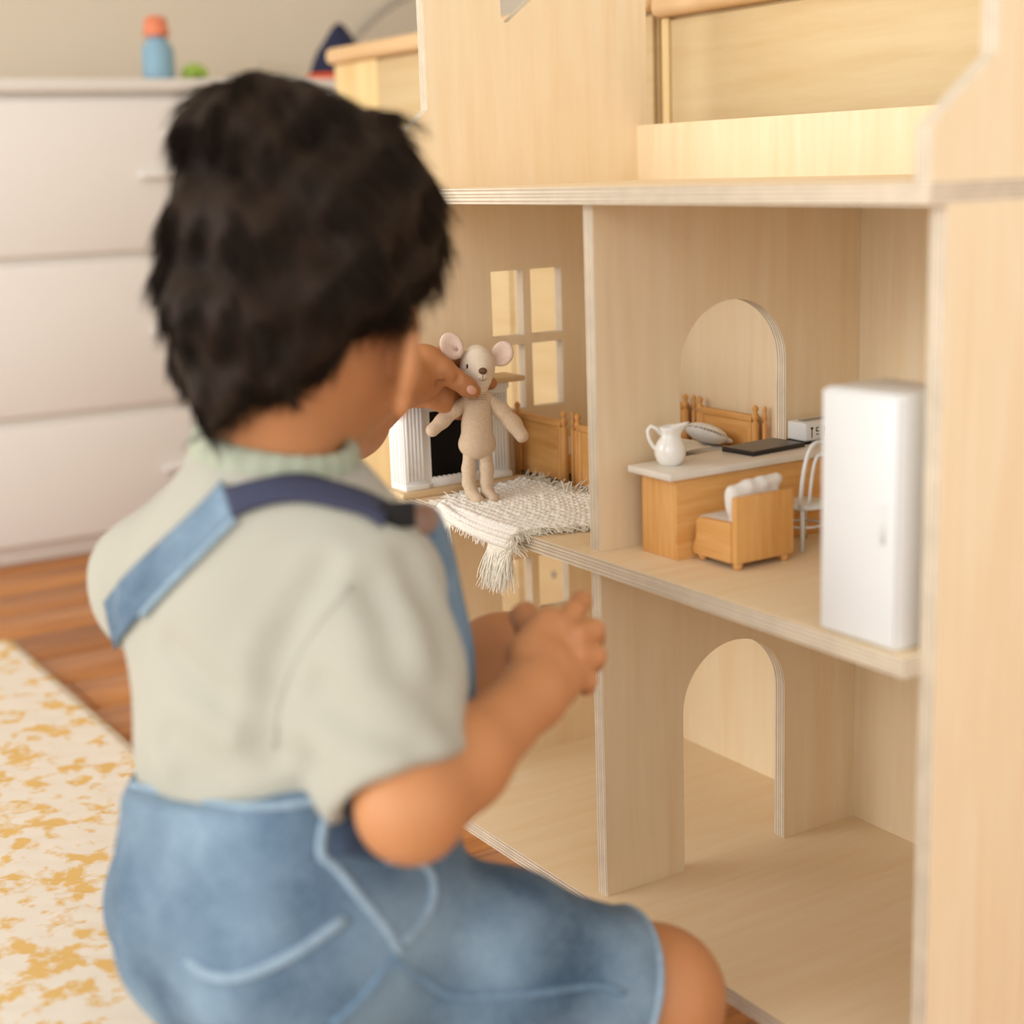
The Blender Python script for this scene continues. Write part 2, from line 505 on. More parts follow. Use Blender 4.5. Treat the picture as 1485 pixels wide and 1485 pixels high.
# ------------------------------------------------------------------ white dresser and things on it, far left
DZ = 0.752
dresser = thing('dresser', 'white low dresser with wide drawers against the beige wall', 'dresser', (-1.39, -0.1, 0))
off_white = plain('soft_white_lacquer', (226, 221, 213), 0.55)
MB().box(-1.58, -1.215, -0.95, 0.68, 0.0, DZ - 0.02, bevel=0.003).build('body', off_white, dresser)
MB().box(-1.59, -1.195, -0.965, 0.695, DZ - 0.0205, DZ, bevel=0.004).build('top_board', off_white, dresser)
for j in range(2):
    ya = -0.94 + j * 0.81
    for z0, z1 in ((0.03, 0.222), (0.236, 0.472), (0.484, 0.722)):
        dr = MB().box(-1.222, -1.203, ya, ya + 0.80, z0, z1, bevel=0.004).build('drawer', off_white, dresser)
        MB().box(-1.203, -1.190, ya + 0.32, ya + 0.48, (z0 + z1) / 2 - 0.006, (z0 + z1) / 2 + 0.006, bevel=0.004).build('handle', off_white, dr)
navy = plain('navy_felt', (38, 42, 66), 0.9, 0.1, 80)
orange_felt = plain('orange_felt', (226, 92, 44), 0.9)
hat = thing('toy_hat', 'navy blue cone-shaped felt toy with an orange rim beside the cabinet', 'toy', (-1.27, 0.592, DZ))
hb = MB()
hb.lathe(-1.27, 0.592, [(0.0, DZ + 0.012), (0.058, DZ + 0.012), (0.052, DZ + 0.03), (0.042, DZ + 0.05), (0.028, DZ + 0.068), (0.020, DZ + 0.080), (0.010, DZ + 0.093), (0.002, DZ + 0.098)], 20, sx=0.7)
hb.build('cone', navy, hat)
MB().lathe(-1.27, 0.592, [(0.0, DZ), (0.062, DZ), (0.066, DZ + 0.006), (0.060, DZ + 0.0122), (0.0, DZ + 0.0122)], 20, sx=0.7).build('band', orange_felt, hat)
tk = thing('toy_bottle', 'slim blue toy bottle with an orange cap on the dresser', 'toy', (-1.27, 0.262, DZ))
MB().lathe(-1.27, 0.262, [(0.0, DZ), (0.024, DZ), (0.026, DZ + 0.01), (0.026, DZ + 0.05), (0.017, DZ + 0.064), (0.016, DZ + 0.070)], 20).build('bottle_body', plain('powder_blue', (132, 168, 186), 0.5), tk)
MB().lathe(-1.27, 0.262, [(0.0, DZ + 0.0701), (0.020, DZ + 0.0701), (0.021, DZ + 0.075), (0.017, DZ + 0.10), (0.0, DZ + 0.104)], 20).build('cap', plain('coral_orange', (222, 130, 92), 0.5), tk)
gp = thing('toy_turtle', 'small bright green toy on the white dresser top', 'toy', (-1.26, 0.318, DZ))
gm = plain('leaf_green', (150, 176, 70), 0.6)
MB().ellipsoid((-1.26, 0.318, DZ + 0.016), (0.018, 0.020, 0.012)).build('shell', gm, gp)
MB().ellipsoid((-1.238, 0.326, DZ + 0.014), (0.007, 0.007, 0.006)).build('head', gm, gp)
for sx in (-1, 1):
    for sy in (-1, 1):
        MB().ellipsoid((-1.26 + sx * 0.012, 0.318 + sy * 0.014, DZ + 0.005), (0.006, 0.006, 0.005), 10, 8).build('leg', gm, gp)
cord_pts = [at(505, 110, 2.96), at(508, 70, 2.97), at(518, 48, 2.975), at(540, 26, 2.98), at(565, 6, 2.985), at(600, -12, 3.0), at(660, -30, 3.03), at(720, -60, 3.06)]
MB().tube([(max(p.x, -1.59), p.y, p.z) for p in cord_pts], 0.009, 10).build('lamp_cord', plain('grey_cable', (172, 162, 146), 0.6), None)
tag(bpy.data.objects['lamp_cord'], 'grey cable curving across the beige wall above the cabinet', 'cable')

# ------------------------------------------------------------------ fireplace in the far upper room
fp = thing('toy_fireplace', 'white dollhouse fireplace with fluted pilasters and a black firebox', 'fireplace', (0.018, 0.05, Z1))
pale_plinth = wood('pale_plinth_wood', (226, 200, 158), (205, 172, 124), (10, 0.8, 10), 20)
FY0, FY1 = -0.006, 0.1075
MB().box(0.0006, 0.0375, FY0 - 0.0075, FY1 + 0.009, Z1, Z1 + 0.006, bevel=0.001).build('plinth', pale_plinth, fp)
zt = 0.3985
OY0, OY1, OZ1 = 0.0235, 0.082, 0.378
MB().poly([[(FY0, Z1 + 0.006), (OY0, Z1 + 0.006), (OY0, OZ1), (OY1, OZ1), (OY1, Z1 + 0.006), (FY1, Z1 + 0.006), (FY1, zt), (FY0, zt)]], 'yz', 0.0008, 0.026, 0, 0).build('surround', white_paint, fp)
MB().box(0.0012, 0.006, OY0, OY1, Z1 + 0.006, OZ1).build('firebox', black_mat, fp)
def pilaster(y0, y1):
    p = MB().box(0.026, 0.0285, y0, y1, Z1 + 0.011, zt - 0.006, bevel=0.0006).build('pilaster', white_paint, fp)
    n = 5; w = (y1 - y0 - 0.003) / n
    for i in range(n):
        yc = y0 + 0.0015 + w * (i + 0.5)
        MB().tube([(0.0284, yc, Z1 + 0.014), (0.0284, yc, zt - 0.010)], w * 0.36, 8).build('flute', white_paint, p)
    MB().box(0.026, 0.0315, y0 - 0.0015, y1 + 0.0015, Z1 + 0.006, Z1 + 0.0115, bevel=0.001).build('base_block', white_paint, p)
    MB().box(0.026, 0.0305, y0 - 0.001, y1 + 0.001, zt - 0.0065, zt, bevel=0.001).build('capital', white_paint, p)
pilaster(FY0 + 0.0005, 0.0165)
pilaster(0.0875, FY1 - 0.0005)
MB().box(0.026, 0.0275, 0.0185, 0.0855, OZ1 + 0.003, zt - 0.004, bevel=0.0006).build('frieze', white_paint, fp)
MB().box(0.0245, 0.0275, OY0, OY1, Z1 + 0.006, Z1 + 0.0135, bevel=0.0005).build('hearth_rail', white_paint, fp)
sc = MB()
k = 11
for i in range(k):
    yc = OY0 + (OY1 - OY0) * (i + 0.5) / k
    sc.poly([arc(yc, Z1 + 0.0134, (OY1 - OY0) / k / 2, 0, 180, 8, 0.0022)], 'yz', 0.0248, 0.0272, 0, 0)
sc.build('scallop_trim', white_paint, fp)
MB().box(0.0006, 0.0375, FY0 - 0.009, FY1 + 0.0145, zt, zt + 0.0048, bevel=0.001).build('mantel_shelf', pale_plinth, fp)
# fluted outer side of the fireplace
for i in range(3):
    xx = 0.006 + i * 0.007
    MB().box(xx, xx + 0.0035, FY0 - 0.0008, FY0 + 0.0004, Z1 + 0.012, zt - 0.006, bevel=0.0004).build('side_rib', white_paint, fp)
sp = thing('toy_plant', 'tiny green sprig in a white pot on the mantel behind the mouse doll', 'plant', (0.02, 0.050, zt + 0.0048))
zp = zt + 0.0048
MB().lathe(0.02, 0.050, [(0.0, zp), (0.004, zp), (0.0055, zp + 0.009), (0.0048, zp + 0.009), (0.0045, zp + 0.007)], 14).build('pot', white_paint, sp)
MB().tube([(0.02, 0.050, zp + 0.007), (0.02, 0.0505, zp + 0.02), (0.0205, 0.0515, zp + 0.033)], 0.0007, 6).build('stem', gm, sp)
for k_, a_ in enumerate((0.3, 2.2, 4.4)):
    MB().ellipsoid((0.0205 + 0.0016 * math.cos(a_), 0.0515 + 0.0022 * math.sin(a_), zp + 0.0325 + 0.0008 * k_), (0.002, 0.0026, 0.0008), 10, 6).build('leaf', gm, sp)

# ------------------------------------------------------------------ beds
def bed(dx, label):
    x0 = 0.004 + dx; x1 = 0.0845 + dx; yf = 0.133; yh = 0.2755
    b = thing('toy_bed', label, 'bed', ((x0 + x1) / 2, 0.2, Z1), 'wooden dollhouse beds')
    def knob_post(x, y, h, r, name='post'):
        z = Z1 + h
        prof = [(r, Z1), (r, z - 0.016), (r * 0.55, z - 0.0155), (r * 0.6, z - 0.014), (r * 0.95, z - 0.012), (r * 1.0, z - 0.0095), (r * 0.6, z - 0.0075), (r * 0.5, z - 0.0065), (r * 0.85, z - 0.004), (r * 0.8, z - 0.002), (r * 0.3, z)]
        MB().lathe(x, y, prof, 14).build(name, pine_z, b)
    def end_board(y, ztop, name):
        bd = MB().box(x0 + 0.003, x1 - 0.003, y - 0.0018, y + 0.0018, Z1 + 0.006, Z1 + ztop - 0.006, bevel=0.0006).build(name, pine_x, b)
        MB().box(x0 + 0.003, x1 - 0.003, y - 0.0032, y + 0.0032, Z1 + ztop - 0.0062, Z1 + ztop, bevel=0.001).build('top_rail', pine_x, bd)
        MB().box(x0 + 0.003, x0 + 0.008, y - 0.003, y + 0.003, Z1 + 0.006, Z1 + ztop - 0.006, bevel=0.0006).build('stile', pine_z, bd)
        MB().box(x1 - 0.008, x1 - 0.003, y - 0.003, y + 0.003, Z1 + 0.006, Z1 + ztop - 0.006, bevel=0.0006).build('stile', pine_z, bd)
        for x in (x0, x1): knob_post(x, y, ztop + 0.0095, 0.0036)
        knob_post(x1 + 0.0085, y + 0.004, ztop + 0.0092, 0.0022, 'slim_post')
    end_board(yf, 0.0625, 'footboard')
    end_board(yh, 0.0635, 'headboard')
    for x in (x0 + 0.001, x1 - 0.001):
        MB().box(x - 0.002, x + 0.002, yf + 0.003, yh - 0.003, Z1 + 0.012, Z1 + 0.030, bevel=0.0006).build('side_rail', pine_y, b)
    MB().box(x0 + 0.003, x1 - 0.003, yf + 0.0036, yh - 0.0036, Z1 + 0.016, Z1 + 0.032, bevel=0.003).build('mattress', cotton, b)
    return b
cotton = plain('white_cotton', (238, 234, 226), 0.9, 0.02, 200, 0.3, 900)
bed(0.0, 'honey pine toy bed beside the white fireplace')
bed(0.103, 'honey pine toy bed seen through the upper arch, ruffled pillow on it')
# pillow and folded blanket on the second bed
pw = thing('toy_pillow', 'small white ruffled pillow against the toy headboard', 'pillow', (0.1462, 0.258, Z1 + 0.032))
rot_p = Matrix.Rotation(math.radians(-30), 3, 'X')
pc = (0.1445, 0.2525, Z1 + 0.0445)
MB().ellipsoid(pc, (0.027, 0.015, 0.0085), 24, 12, rot=rot_p).build('cushion', cotton, pw)
rf = MB(); n = 72
ring = []
for i in range(n):
    a = 2 * math.pi * i / n
    ca, sa = math.cos(a), math.sin(a)
    e = lambda q: math.copysign(abs(q) ** 0.7, q)
    w = 0.0009 * (1 if i % 2 else -1)
    ring.append((e(ca), e(sa), w))
for i in range(n):
    j = (i + 1) % n
    q = []
    for (cx_, sy_, w), (ri, rj) in ((ring[i], (0.0245, 0.013)), (ring[j], (0.0245, 0.013)), (ring[j], (0.0295, 0.0175)), (ring[i], (0.0295, 0.0175))):
        p = rot_p @ Vector((cx_ * ri, sy_ * rj, w)); q.append(tuple(Vector(pc) + p))
    rf.add(q, [(0, 1, 2, 3)])
rf.build('ruffle', cotton, pw, fixn=False)
bl = MB()
pts = []
nx, ny = 20, 14
for i in range(nx + 1):
    for j in range(ny + 1):
        s_, t_ = i / nx, j / ny
        x = 0.117 + 0.066 * s_; y = 0.1415 + 0.085 * t_
        z = Z1 + 0.0335 + 0.010 * math.exp(-((s_ - 0.75) / 0.22) ** 2) * (0.4 + 0.6 * math.sin(t_ * 3)) + 0.004 * math.sin(s_ * 9 + t_ * 2) ** 2
        pts.append((x, y, z))
fs = [(i * (ny + 1) + j, (i + 1) * (ny + 1) + j, (i + 1) * (ny + 1) + j + 1, i * (ny + 1) + j + 1) for i in range(nx) for j in range(ny)]
bl.add(pts, fs, smooth=True)
o = bl.build('toy_blanket', cotton)
sm = o.modifiers.new('solid', 'SOLIDIFY'); sm.thickness = 0.0015; sm.offset = 1
tag(o, 'crumpled white blanket on the toy bed behind the arch', 'blanket')

# ------------------------------------------------------------------ kitchen counter in the near upper room
ct = thing('toy_counter', 'dollhouse kitchen counter with a wooden body and pale marble top', 'counter', (0.348, 0.15, Z1))
CZ = 0.3693
MB().box(0.329, 0.3665, 0.046, 0.259, Z1, CZ - 0.0055).build('carcass', pine_y, ct)
MB().box(0.3665, 0.3695, 0.0415, 0.262, Z1, CZ - 0.0055, bevel=0.0004).build('front_panel', pine_y, ct)
MB().box(0.3265, 0.3664, 0.0415, 0.0459, Z1, CZ - 0.0055, bevel=0.0004).build('end_panel', pine_z, ct)
MB().box(0.3265, 0.3664, 0.2591, 0.262, Z1, CZ - 0.0055, bevel=0.0004).build('end_panel', pine_z, ct)
marble = plain('pale_marble', (226, 216, 200), 0.35, 0.05, 45)
MB().box(0.3205, 0.3740, 0.0325, 0.268, CZ - 0.0054, CZ, bevel=0.0008).build('worktop', marble, ct)

# pitcher
ceramic = plain('white_glazed_ceramic', (242, 238, 228), 0.12, spec=0.6, coat=0.5)
pt = thing('toy_pitcher', 'glossy white ceramic pitcher with a looped handle on the counter', 'pitcher', (0.341, 0.058, CZ))
px, py = 0.341, 0.058
prof = [(0.0, 0.0), (0.0075, 0.0), (0.0085, 0.0006), (0.0108, 0.004), (0.0122, 0.009), (0.0118, 0.014), (0.0095, 0.0185), (0.0072, 0.0215), (0.0068, 0.024), (0.0078, 0.0275), (0.0088, 0.0295), (0.0082, 0.0295), (0.0070, 0.0265), (0.0058, 0.022)]
pm = MB().lathe(px, py, [(r, CZ + z) for r, z in prof], 32)
hr = Vector((0.532, 0.846, 0)).normalized()
vv = []
for (x, y, z) in pm.v:                                # pull the lip out to a spout
    h = (z - CZ - 0.020) / 0.0095
    d = Vector((x - px, y - py, 0))
    if h > 0:
        c_ = max(0, d.normalized().dot(hr)) if d.length > 0 else 0
        x += hr.x * 0.0065 * h * c_ ** 6; y += hr.y * 0.0065 * h * c_ ** 6; z += 0.003 * h * c_ ** 4
    vv.append((x, y, z))
pm.v = vv
pm.build('jug', ceramic, pt)
hp = [(-0.0070, 0.0235), (-0.0105, 0.0285), (-0.0145, 0.0300), (-0.0168, 0.0270), (-0.0165, 0.0220), (-0.0145, 0.0170), (-0.0122, 0.0135), (-0.0108, 0.0120)]
MB().tube([(px + hr.x * a, py + hr.y * a, CZ + z) for a, z in hp], 0.0014, 10).build('handle', ceramic, pt)

# dark chopping board / tablet
o = MB().box(-0.0175, 0.0175, -0.029, 0.029, -0.0018, 0.0018, bevel=0.0005).build('toy_tablet', [plain('black_slate', (40, 34, 32), 0.45), ], None)
o.location = (0.3395, 0.1525, CZ + 0.0018); o.rotation_euler = (0, 0, math.radians(5))
tag(o, 'flat black slab lying on the pale counter top', 'slab')
scr = MB().box(-0.016, 0.016, -0.0275, 0.0275, 0.00175, 0.0019).build('top_face', plain('slate_brown', (74, 62, 54), 0.35), None)
scr.parent = o

# bread box / toaster with printed cutlery
tb = thing('toy_bread_box', 'white toy bread box with black fork print on its side', 'bread box', (0.3355, 0.21, CZ))
MB().box(0.3240, 0.3470, 0.190, 0.232, CZ, CZ + 0.0016, bevel=0.0003).build('base', black_mat, tb)
MB().box(0.3245, 0.3465, 0.1905, 0.2315, CZ + 0.0016, CZ + 0.0172, bevel=0.0022, seg=3).build('case', white_gloss, tb)
MB().box(0.332, 0.3395, 0.1955, 0.2265, CZ + 0.0171, CZ + 0.0179, bevel=0.0003).build('lid_slot', plain('dull_steel', (150, 144, 134), 0.35), tb)
ink = plain('black_ink', (60, 54, 48), 0.7)
def stroke(name, segs, w=0.00042):
    m = MB()
    for (a, b) in segs:
        m.tube([(0.34655, a[0], a[1]), (0.34655, b[0], b[1])], w, 6)
    m.build(name, ink, tb)
zb = CZ + 0.0045
fy = 0.1975
stroke('fork_print', [((fy, zb), (fy, zb + 0.0062)), ((fy, zb + 0.0062), (fy - 0.0013, zb + 0.0085)), ((fy, zb + 0.0062), (fy + 0.0013, zb + 0.0085)), ((fy, zb + 0.0062), (fy, zb + 0.0088))])
fy = 0.2035
stroke('letter_print', [((fy - 0.0012, zb + 0.008), (fy + 0.0012, zb + 0.008)), ((fy - 0.0012, zb + 0.008), (fy - 0.0012, zb + 0.005)), ((fy - 0.0012, zb + 0.005), (fy + 0.0012, zb + 0.005)), ((fy - 0.0012, zb + 0.0025), (fy + 0.0012, zb + 0.0025))])
fy = 0.2105
stroke('knife_print', [((fy, zb), (fy, zb + 0.0085)), ((fy + 0.0007, zb + 0.0045), (fy + 0.0007, zb + 0.008))])

# ------------------------------------------------------------------ armchair
ac = thing('toy_armchair', 'honey pine toy armchair with white cushions, seen from behind', 'armchair', (0.397, 0.0823, Z1))
AX0, AX1, AY0, AY1 = 0.3715, 0.4224, 0.054, 0.1106
za = Z1 + 0.0052
MB().box(AX1 - 0.0055, AX1, AY0 + 0.0006, AY1 - 0.0006, za, Z1 + 0.0545, bevel=0.0008).build('back_panel', pine_z, ac)
for ya in (AY0, AY1 - 0.0048):
    prof = [(AX1 - 0.0056, za), (AX0 + 0.003, za), (AX0 + 0.0005, za + 0.003), (AX0 + 0.0025, za + 0.008), (AX0 + 0.0052, za + 0.013), (AX0 + 0.0052, Z1 + 0.0318), (AX0 + 0.009, Z1 + 0.0338), (AX1 - 0.0056, Z1 + 0.0352)]
    MB().poly([prof], 'xz', ya, ya + 0.0048, 0, 0).build('arm_side', pine_x, ac)
MB().box(AX0 + 0.003, AX1 - 0.0056, AY0 + 0.0048, AY1 - 0.0048, za + 0.004, za + 0.012).build('seat_board', pine_x, ac)
MB().box(AX0 + 0.0005, AX0 + 0.0035, AY0 + 0.0048, AY1 - 0.0048, za + 0.0006, za + 0.010, bevel=0.0005).build('front_rail', pine_y, ac)
for x in (AX0 + 0.006, AX1 - 0.005):
    for y in (AY0 + 0.006, AY1 - 0.006):
        MB().lathe(x, y, [(0.0030, Z1), (0.0042, Z1 + 0.0052)], 14).build('foot', pine_z, ac)
sq = SDF(); sq.box((0.3895, 0.0823, Z1 + 0.0255), (0.0225, 0.0225, 0.0075), r=0.006); sq.mesh('seat_cushion', 0.0011, cotton, ac)
sq = SDF()
sq.chain([(0.4095, 0.0625, Z1 + 0.0560), (0.4105, 0.075, Z1 + 0.0585), (0.4108, 0.088, Z1 + 0.0595), (0.4105, 0.103, Z1 + 0.0610)], [0.0048, 0.0052, 0.005, 0.0046], k=0.003)
sq.box((0.4095, 0.0823, Z1 + 0.044), (0.0052, 0.0225, 0.0135), r=0.005, k=0.004)
sq.ell((0.4095, 0.0603, Z1 + 0.050), (0.005, 0.0035, 0.010), k=0.004)
sq.mesh('back_cushion', 0.0011, cotton, ac)

# ------------------------------------------------------------------ white bentwood chair
bc = thing('toy_bistro_chair', 'white bentwood toy chair with a looped back at the counter', 'chair', (0.393, 0.146, Z1))
bx, by = 0.393, 0.1465; SZ = Z1 + 0.035
MB().lathe(bx, by, [(0.0, SZ - 0.004), (0.017, SZ - 0.004), (0.0188, SZ - 0.003), (0.0188, SZ - 0.0008), (0.0175, SZ), (0.0, SZ + 0.0002)], 28).build('seat', white_gloss, bc)
for sx, sy in ((-1, -1), (-1, 1), (1, -1), (1, 1)):
    MB().tube([(bx + sx * 0.0155, by + sy * 0.0155, Z1), (bx + sx * 0.013, by + sy * 0.013, SZ - 0.0035)], 0.0017, 10).build('leg', white_gloss, bc)
def loop(w, h, name, r=0.0017):
    pts = []
    for i in range(25):
        a = math.pi * i / 24
        yy = -math.cos(a) * w * (1.0 if abs(math.cos(a)) < 0.99 else 1.0)
        zz = h * (1 - (1 - math.sin(a)) ** 1.6) if True else 0
        pts.append((bx + 0.0150 + 0.004 * zz / h, by + yy, SZ - 0.001 + zz))
    MB().tube(pts, r, 10).build(name, white_gloss, bc)
loop(0.0175, 0.050, 'back_loop'); loop(0.0085, 0.040, 'inner_loop', 0.0013)
ringp = [(bx + 0.0138 * math.cos(a), by + 0.0138 * math.sin(a), Z1 + 0.017) for a in [2 * math.pi * i / 24 for i in range(25)]]
MB().tube(ringp, 0.0010, 8).build('leg_ring', white_gloss, bc)

# ------------------------------------------------------------------ white cupboard at the front edge
cb = thing('toy_cupboard', 'tall plain white toy cupboard at the front edge of the middle floor', 'cupboard', (0.596, 0.03, Z1))
MB().box(0.5645, 0.628, 0.006, 0.058, Z1, 0.457, bevel=0.0016).build('case', white_gloss, cb)
for z0, z1 in ((Z1 + 0.002, 0.4555),):
    dr = MB().box(0.5651, 0.6274, 0.003, 0.0058, z0, z1, bevel=0.0008).build('door', white_gloss, cb)
    MB().tube([(0.619, 0.0018, (z0 + z1) / 2 - 0.012), (0.619, 0.0018, (z0 + z1) / 2 + 0.012)], 0.0012, 8).build('handle', white_gloss, dr)

# ------------------------------------------------------------------ woven mat draped over the floor edge
mat_wool = plain('ecru_cotton_yarn', (253, 247, 235), 0.95, 0.03, 300, 0.4, 1200, sheen=0.2)
mt = thing('woven_mat', 'cream hand-woven mat with shaggy fringe under the mouse doll', 'mat', (0.14, 0.05, Z1))
RA, RD, RC, RB = Vector((0.032, 0.112)), Vector((0.245, 0.122)), Vector((0.208, -0.022)), Vector((0.083, -0.0125))
def mat_xy(s, t):                 # s along the width, t from back (0) to front (1)
    a = RA.lerp(RD, s); b = RB.lerp(RC, s)
    q = a.lerp(b, t)
    bow = 0.006 * math.sin(math.pi * t) * (1 if s > 0.5 else -0.6) * abs(2 * s - 1)
    return Vector((q.x + bow, q.y - 0.004 * math.sin(math.pi * s) * t))
def mat_pt(s, t, up=0.0):
    q = mat_xy(s, t); e = 0.0035
    wav = 0.0006 * math.sin(9 * s + 5 * t) + 0.002 * max(0, 1 - t * 5) * math.sin(6 * s + 1) ** 2
    y = q.y + e
    if y >= 0: return Vector((q.x, y, Z1 + 0.0012 + max(0, wav) + up)), Vector((0, 0, 1))
    R_ = 0.0032; th = min(-y / R_, math.pi / 2); rest = max(0, -y - R_ * math.pi / 2)
    n = Vector((0, -math.sin(th), math.cos(th)))
    p = Vector((q.x, -(R_ + 0.0) * math.sin(th) - 0.0 , Z1 - R_ + R_ * math.cos(th) - rest + 0.0012))
    return p + n * up + Vector((0, -0.0012 * math.sin(th), 0)), n
NS, NT = 46, 34
sh = MB(); g = []
for i in range(NS + 1):
    for j in range(NT + 1):
        p, n = mat_pt(i / NS, j / NT); g.append(tuple(p))
fs = [(i * (NT + 1) + j, (i + 1) * (NT + 1) + j, (i + 1) * (NT + 1) + j + 1, i * (NT + 1) + j + 1) for i in range(NS) for j in range(NT)]
sh.add(g, fs, smooth=True)
sheet = sh.build('backing', mat_wool, mt)
sm = sheet.modifiers.new('solid', 'SOLIDIFY'); sm.thickness = 0.0011
wv = MB()
NR, NC = 19, 25
for r_ in range(NR):
    for c_ in range(NC):
        s = (c_ + 0.5 + (0.5 if r_ % 2 else 0)) / (NC + 0.5); t = (r_ + 0.5) / NR
        p, n = mat_pt(min(s, 1), t, 0.0004)
        p2, _ = mat_pt(min(s + 0.01, 1), t, 0.0004)
        ax = (p2 - p).normalized() if (p2 - p).length > 1e-6 else Vector((1, 0, 0))
        ax = (ax + Vector((0, rnd.uniform(-.25, .25), 0))).normalized()
        bx_ = n.cross(ax).normalized()
        R3 = Matrix((ax, bx_, ax.cross(bx_))).transposed()
        k_ = rnd.uniform(0.85, 1.2)
        wv.ellipsoid(p + n * rnd.uniform(-0.0002, 0.0004), (0.0041 * k_, 0.0032, 0.0028 * k_), 10, 6, rot=R3)
w_ = wv.build('yarn_loops', mat_wool, mt, fixn=False); w_['kind'] = 'stuff'
fr = MB()
def strand(p, d, L, droop, r=0.00042):
    p = Vector(p); d = Vector(d).normalized(); pts = [p]
    for i in range(5):
        d = (d + Vector((rnd.uniform(-.28, .28), rnd.uniform(-.28, .28), rnd.uniform(-.2, .2) - droop))).normalized()
        q = pts[-1] + d * L / 5
        if q.y > 0.0 and q.z < Z1 + 0.0008: q.z = Z1 + 0.0008 + rnd.uniform(0, 0.001)
        if q.y <= 0.0 and q.y > -0.0015 and q.z < Z1: q.y = -0.0015 - rnd.uniform(0, 0.001)
        pts.append(q)
    fr.tube(pts, [r, r, r, r, r * 0.9, r * 0.6], 5, cap=False)
for k_ in range(360):                       # front right tassel corner
    s = rnd.uniform(0.72, 1.0); p, n = mat_pt(s, 1.0, 0.0005)
    strand(p, (rnd.uniform(-.15, .35), -0.35, -1), rnd.uniform(0.020, 0.040), 0.25, 0.00042)
for k_ in range(170):                        # front left tassel corner
    s = rnd.uniform(0.0, 0.20); p, n = mat_pt(s, 1.0, 0.0008)
    strand(p, (rnd.uniform(-.3, .2), -0.4, -0.8), rnd.uniform(0.012, 0.024), 0.3)
for k_ in range(170):                       # left side
    t = rnd.uniform(0.55, 1.0); p, n = mat_pt(0.0, t, 0.001)
    strand(p, (-1, rnd.uniform(-.8, .3), rnd.uniform(-.2, .5)), rnd.uniform(0.006, 0.013), 0.10)
for k_ in range(60):
    t = rnd.uniform(0.05, 0.55); p, n = mat_pt(0.0, t, 0.001)
    strand(p, (-1, rnd.uniform(-.5, .5), rnd.uniform(0, .4)), rnd.uniform(0.004, 0.008), 0.10)
for k_ in range(420):                       # right side
    t = rnd.uniform(0.2, 1.0); p, n = mat_pt(1.0, t, 0.001)
    strand(p, (1, rnd.uniform(-1.2, .2), rnd.uniform(-.1, .4)), rnd.uniform(0.010, 0.024), 0.12)
for k_ in range(240):                       # back edge, swept along the bed foot
    s = rnd.uniform(0.0, 0.8); p, n = mat_pt(s, 0.0, 0.001)
    strand(p, (rnd.uniform(.2, 1), rnd.uniform(-.4, .25), rnd.uniform(0, .45)), rnd.uniform(0.008, 0.020), 0.05)
for k_ in range(60):                        # short tufts along the front edge
    s = rnd.uniform(0.1, 0.85); p, n = mat_pt(s, 1.0, 0.0005)
    strand(p, (rnd.uniform(-.5, .5), -0.5, -0.8), rnd.uniform(0.002, 0.006), 0.2)
for bx2, by2 in ((0.118, 0.112), (0.124, 0.114), (0.112, 0.113)):   # a few stiff ends standing up
    strand((bx2, by2, Z1 + 0.003), (rnd.uniform(-.4, .4), 0, 1), 0.011, -0.1, 0.0007)
f_ = fr.build('fringe', plain('cream_fringe_yarn', (252, 246, 230), 0.95), mt, fixn=False); f_['kind'] = 'stuff'

# ------------------------------------------------------------------ mouse doll
linen_b = plain('taupe_linen', (222, 197, 166), 0.95, 0.07, 500, 0.5, 1500, sheen=0.15)
linen_h = plain('pale_linen', (242, 226, 202), 0.95, 0.05, 500, 0.45, 1500, sheen=0.15)
ear_pink = plain('blush_linen', (226, 198, 178), 0.95, 0.05, 500, 0.3, 1500, sheen=0.15)
md = thing('mouse_doll', 'taupe linen mouse doll with big round ears standing on the woven mat', 'doll', (0.09, 0.0385, Z1 + 0.004))
E3 = lambda *c: np.array(c, float)
toC = -CF
def mp(u, v, toward=0.0): return np.array(at(u, v, 1.405 - toward))
Rr = np.array([CR, CU, -CF]).T       # columns: right, up, toward the viewer
PXM = 1.405 / FPX
hs = SDF()
hs.ell(mp(692, 531), (25 * PXM, 31 * PXM, 26 * PXM), Rr, 0.004)
hs.cap(mp(693, 530, 0.004), mp(699, 543, 0.019), 21 * PXM, 8.5 * PXM, 0.007)
hs.cap(mp(694, 545, 0.006), mp(696, 552, 0.008), 19 * PXM, 15 * PXM, 0.007)
hs.cap(mp(693, 550), mp(693, 573), 15 * PXM, 13 * PXM, 0.005)
head = hs.mesh('head', 0.0008, linen_h, md)
MB().ellipsoid(mp(700.2, 538, 0.0255), (6.2 * PXM, 5.0 * PXM, 4.2 * PXM), 14, 10, rot=Matrix((CR, CU, -CF)).transposed()).build('nose', plain('brown_stitch', (104, 72, 44), 0.6, 0.1, 900), head)
stitch = plain('brown_thread', (96, 72, 56), 0.8)
bv = BVHTree.FromPolygons([tuple(Vector(v.co) + base_of(head)) for v in head.data.vertices], [tuple(p.vertices) for p in head.data.polygons])
def hit(bvh, u, v, lift=0.0):
    d = (CF + CR * ((u - 742.5) / FPX) - CU * ((v - 742.5) / FPX)).normalized()
    h = bvh.ray_cast(CAM, d)
    return None if h[0] is None else h[0] + h[1] * lift
ep = hit(bv, 677.8, 531.5, 0.0002)
MB().ellipsoid(ep, (1.6 * PXM, 3.6 * PXM, 1.6 * PXM), 10, 8, rot=Matrix((CR, CU, -CF)).transposed()).build('eye', plain('black_thread', (36, 30, 30), 0.5), head)
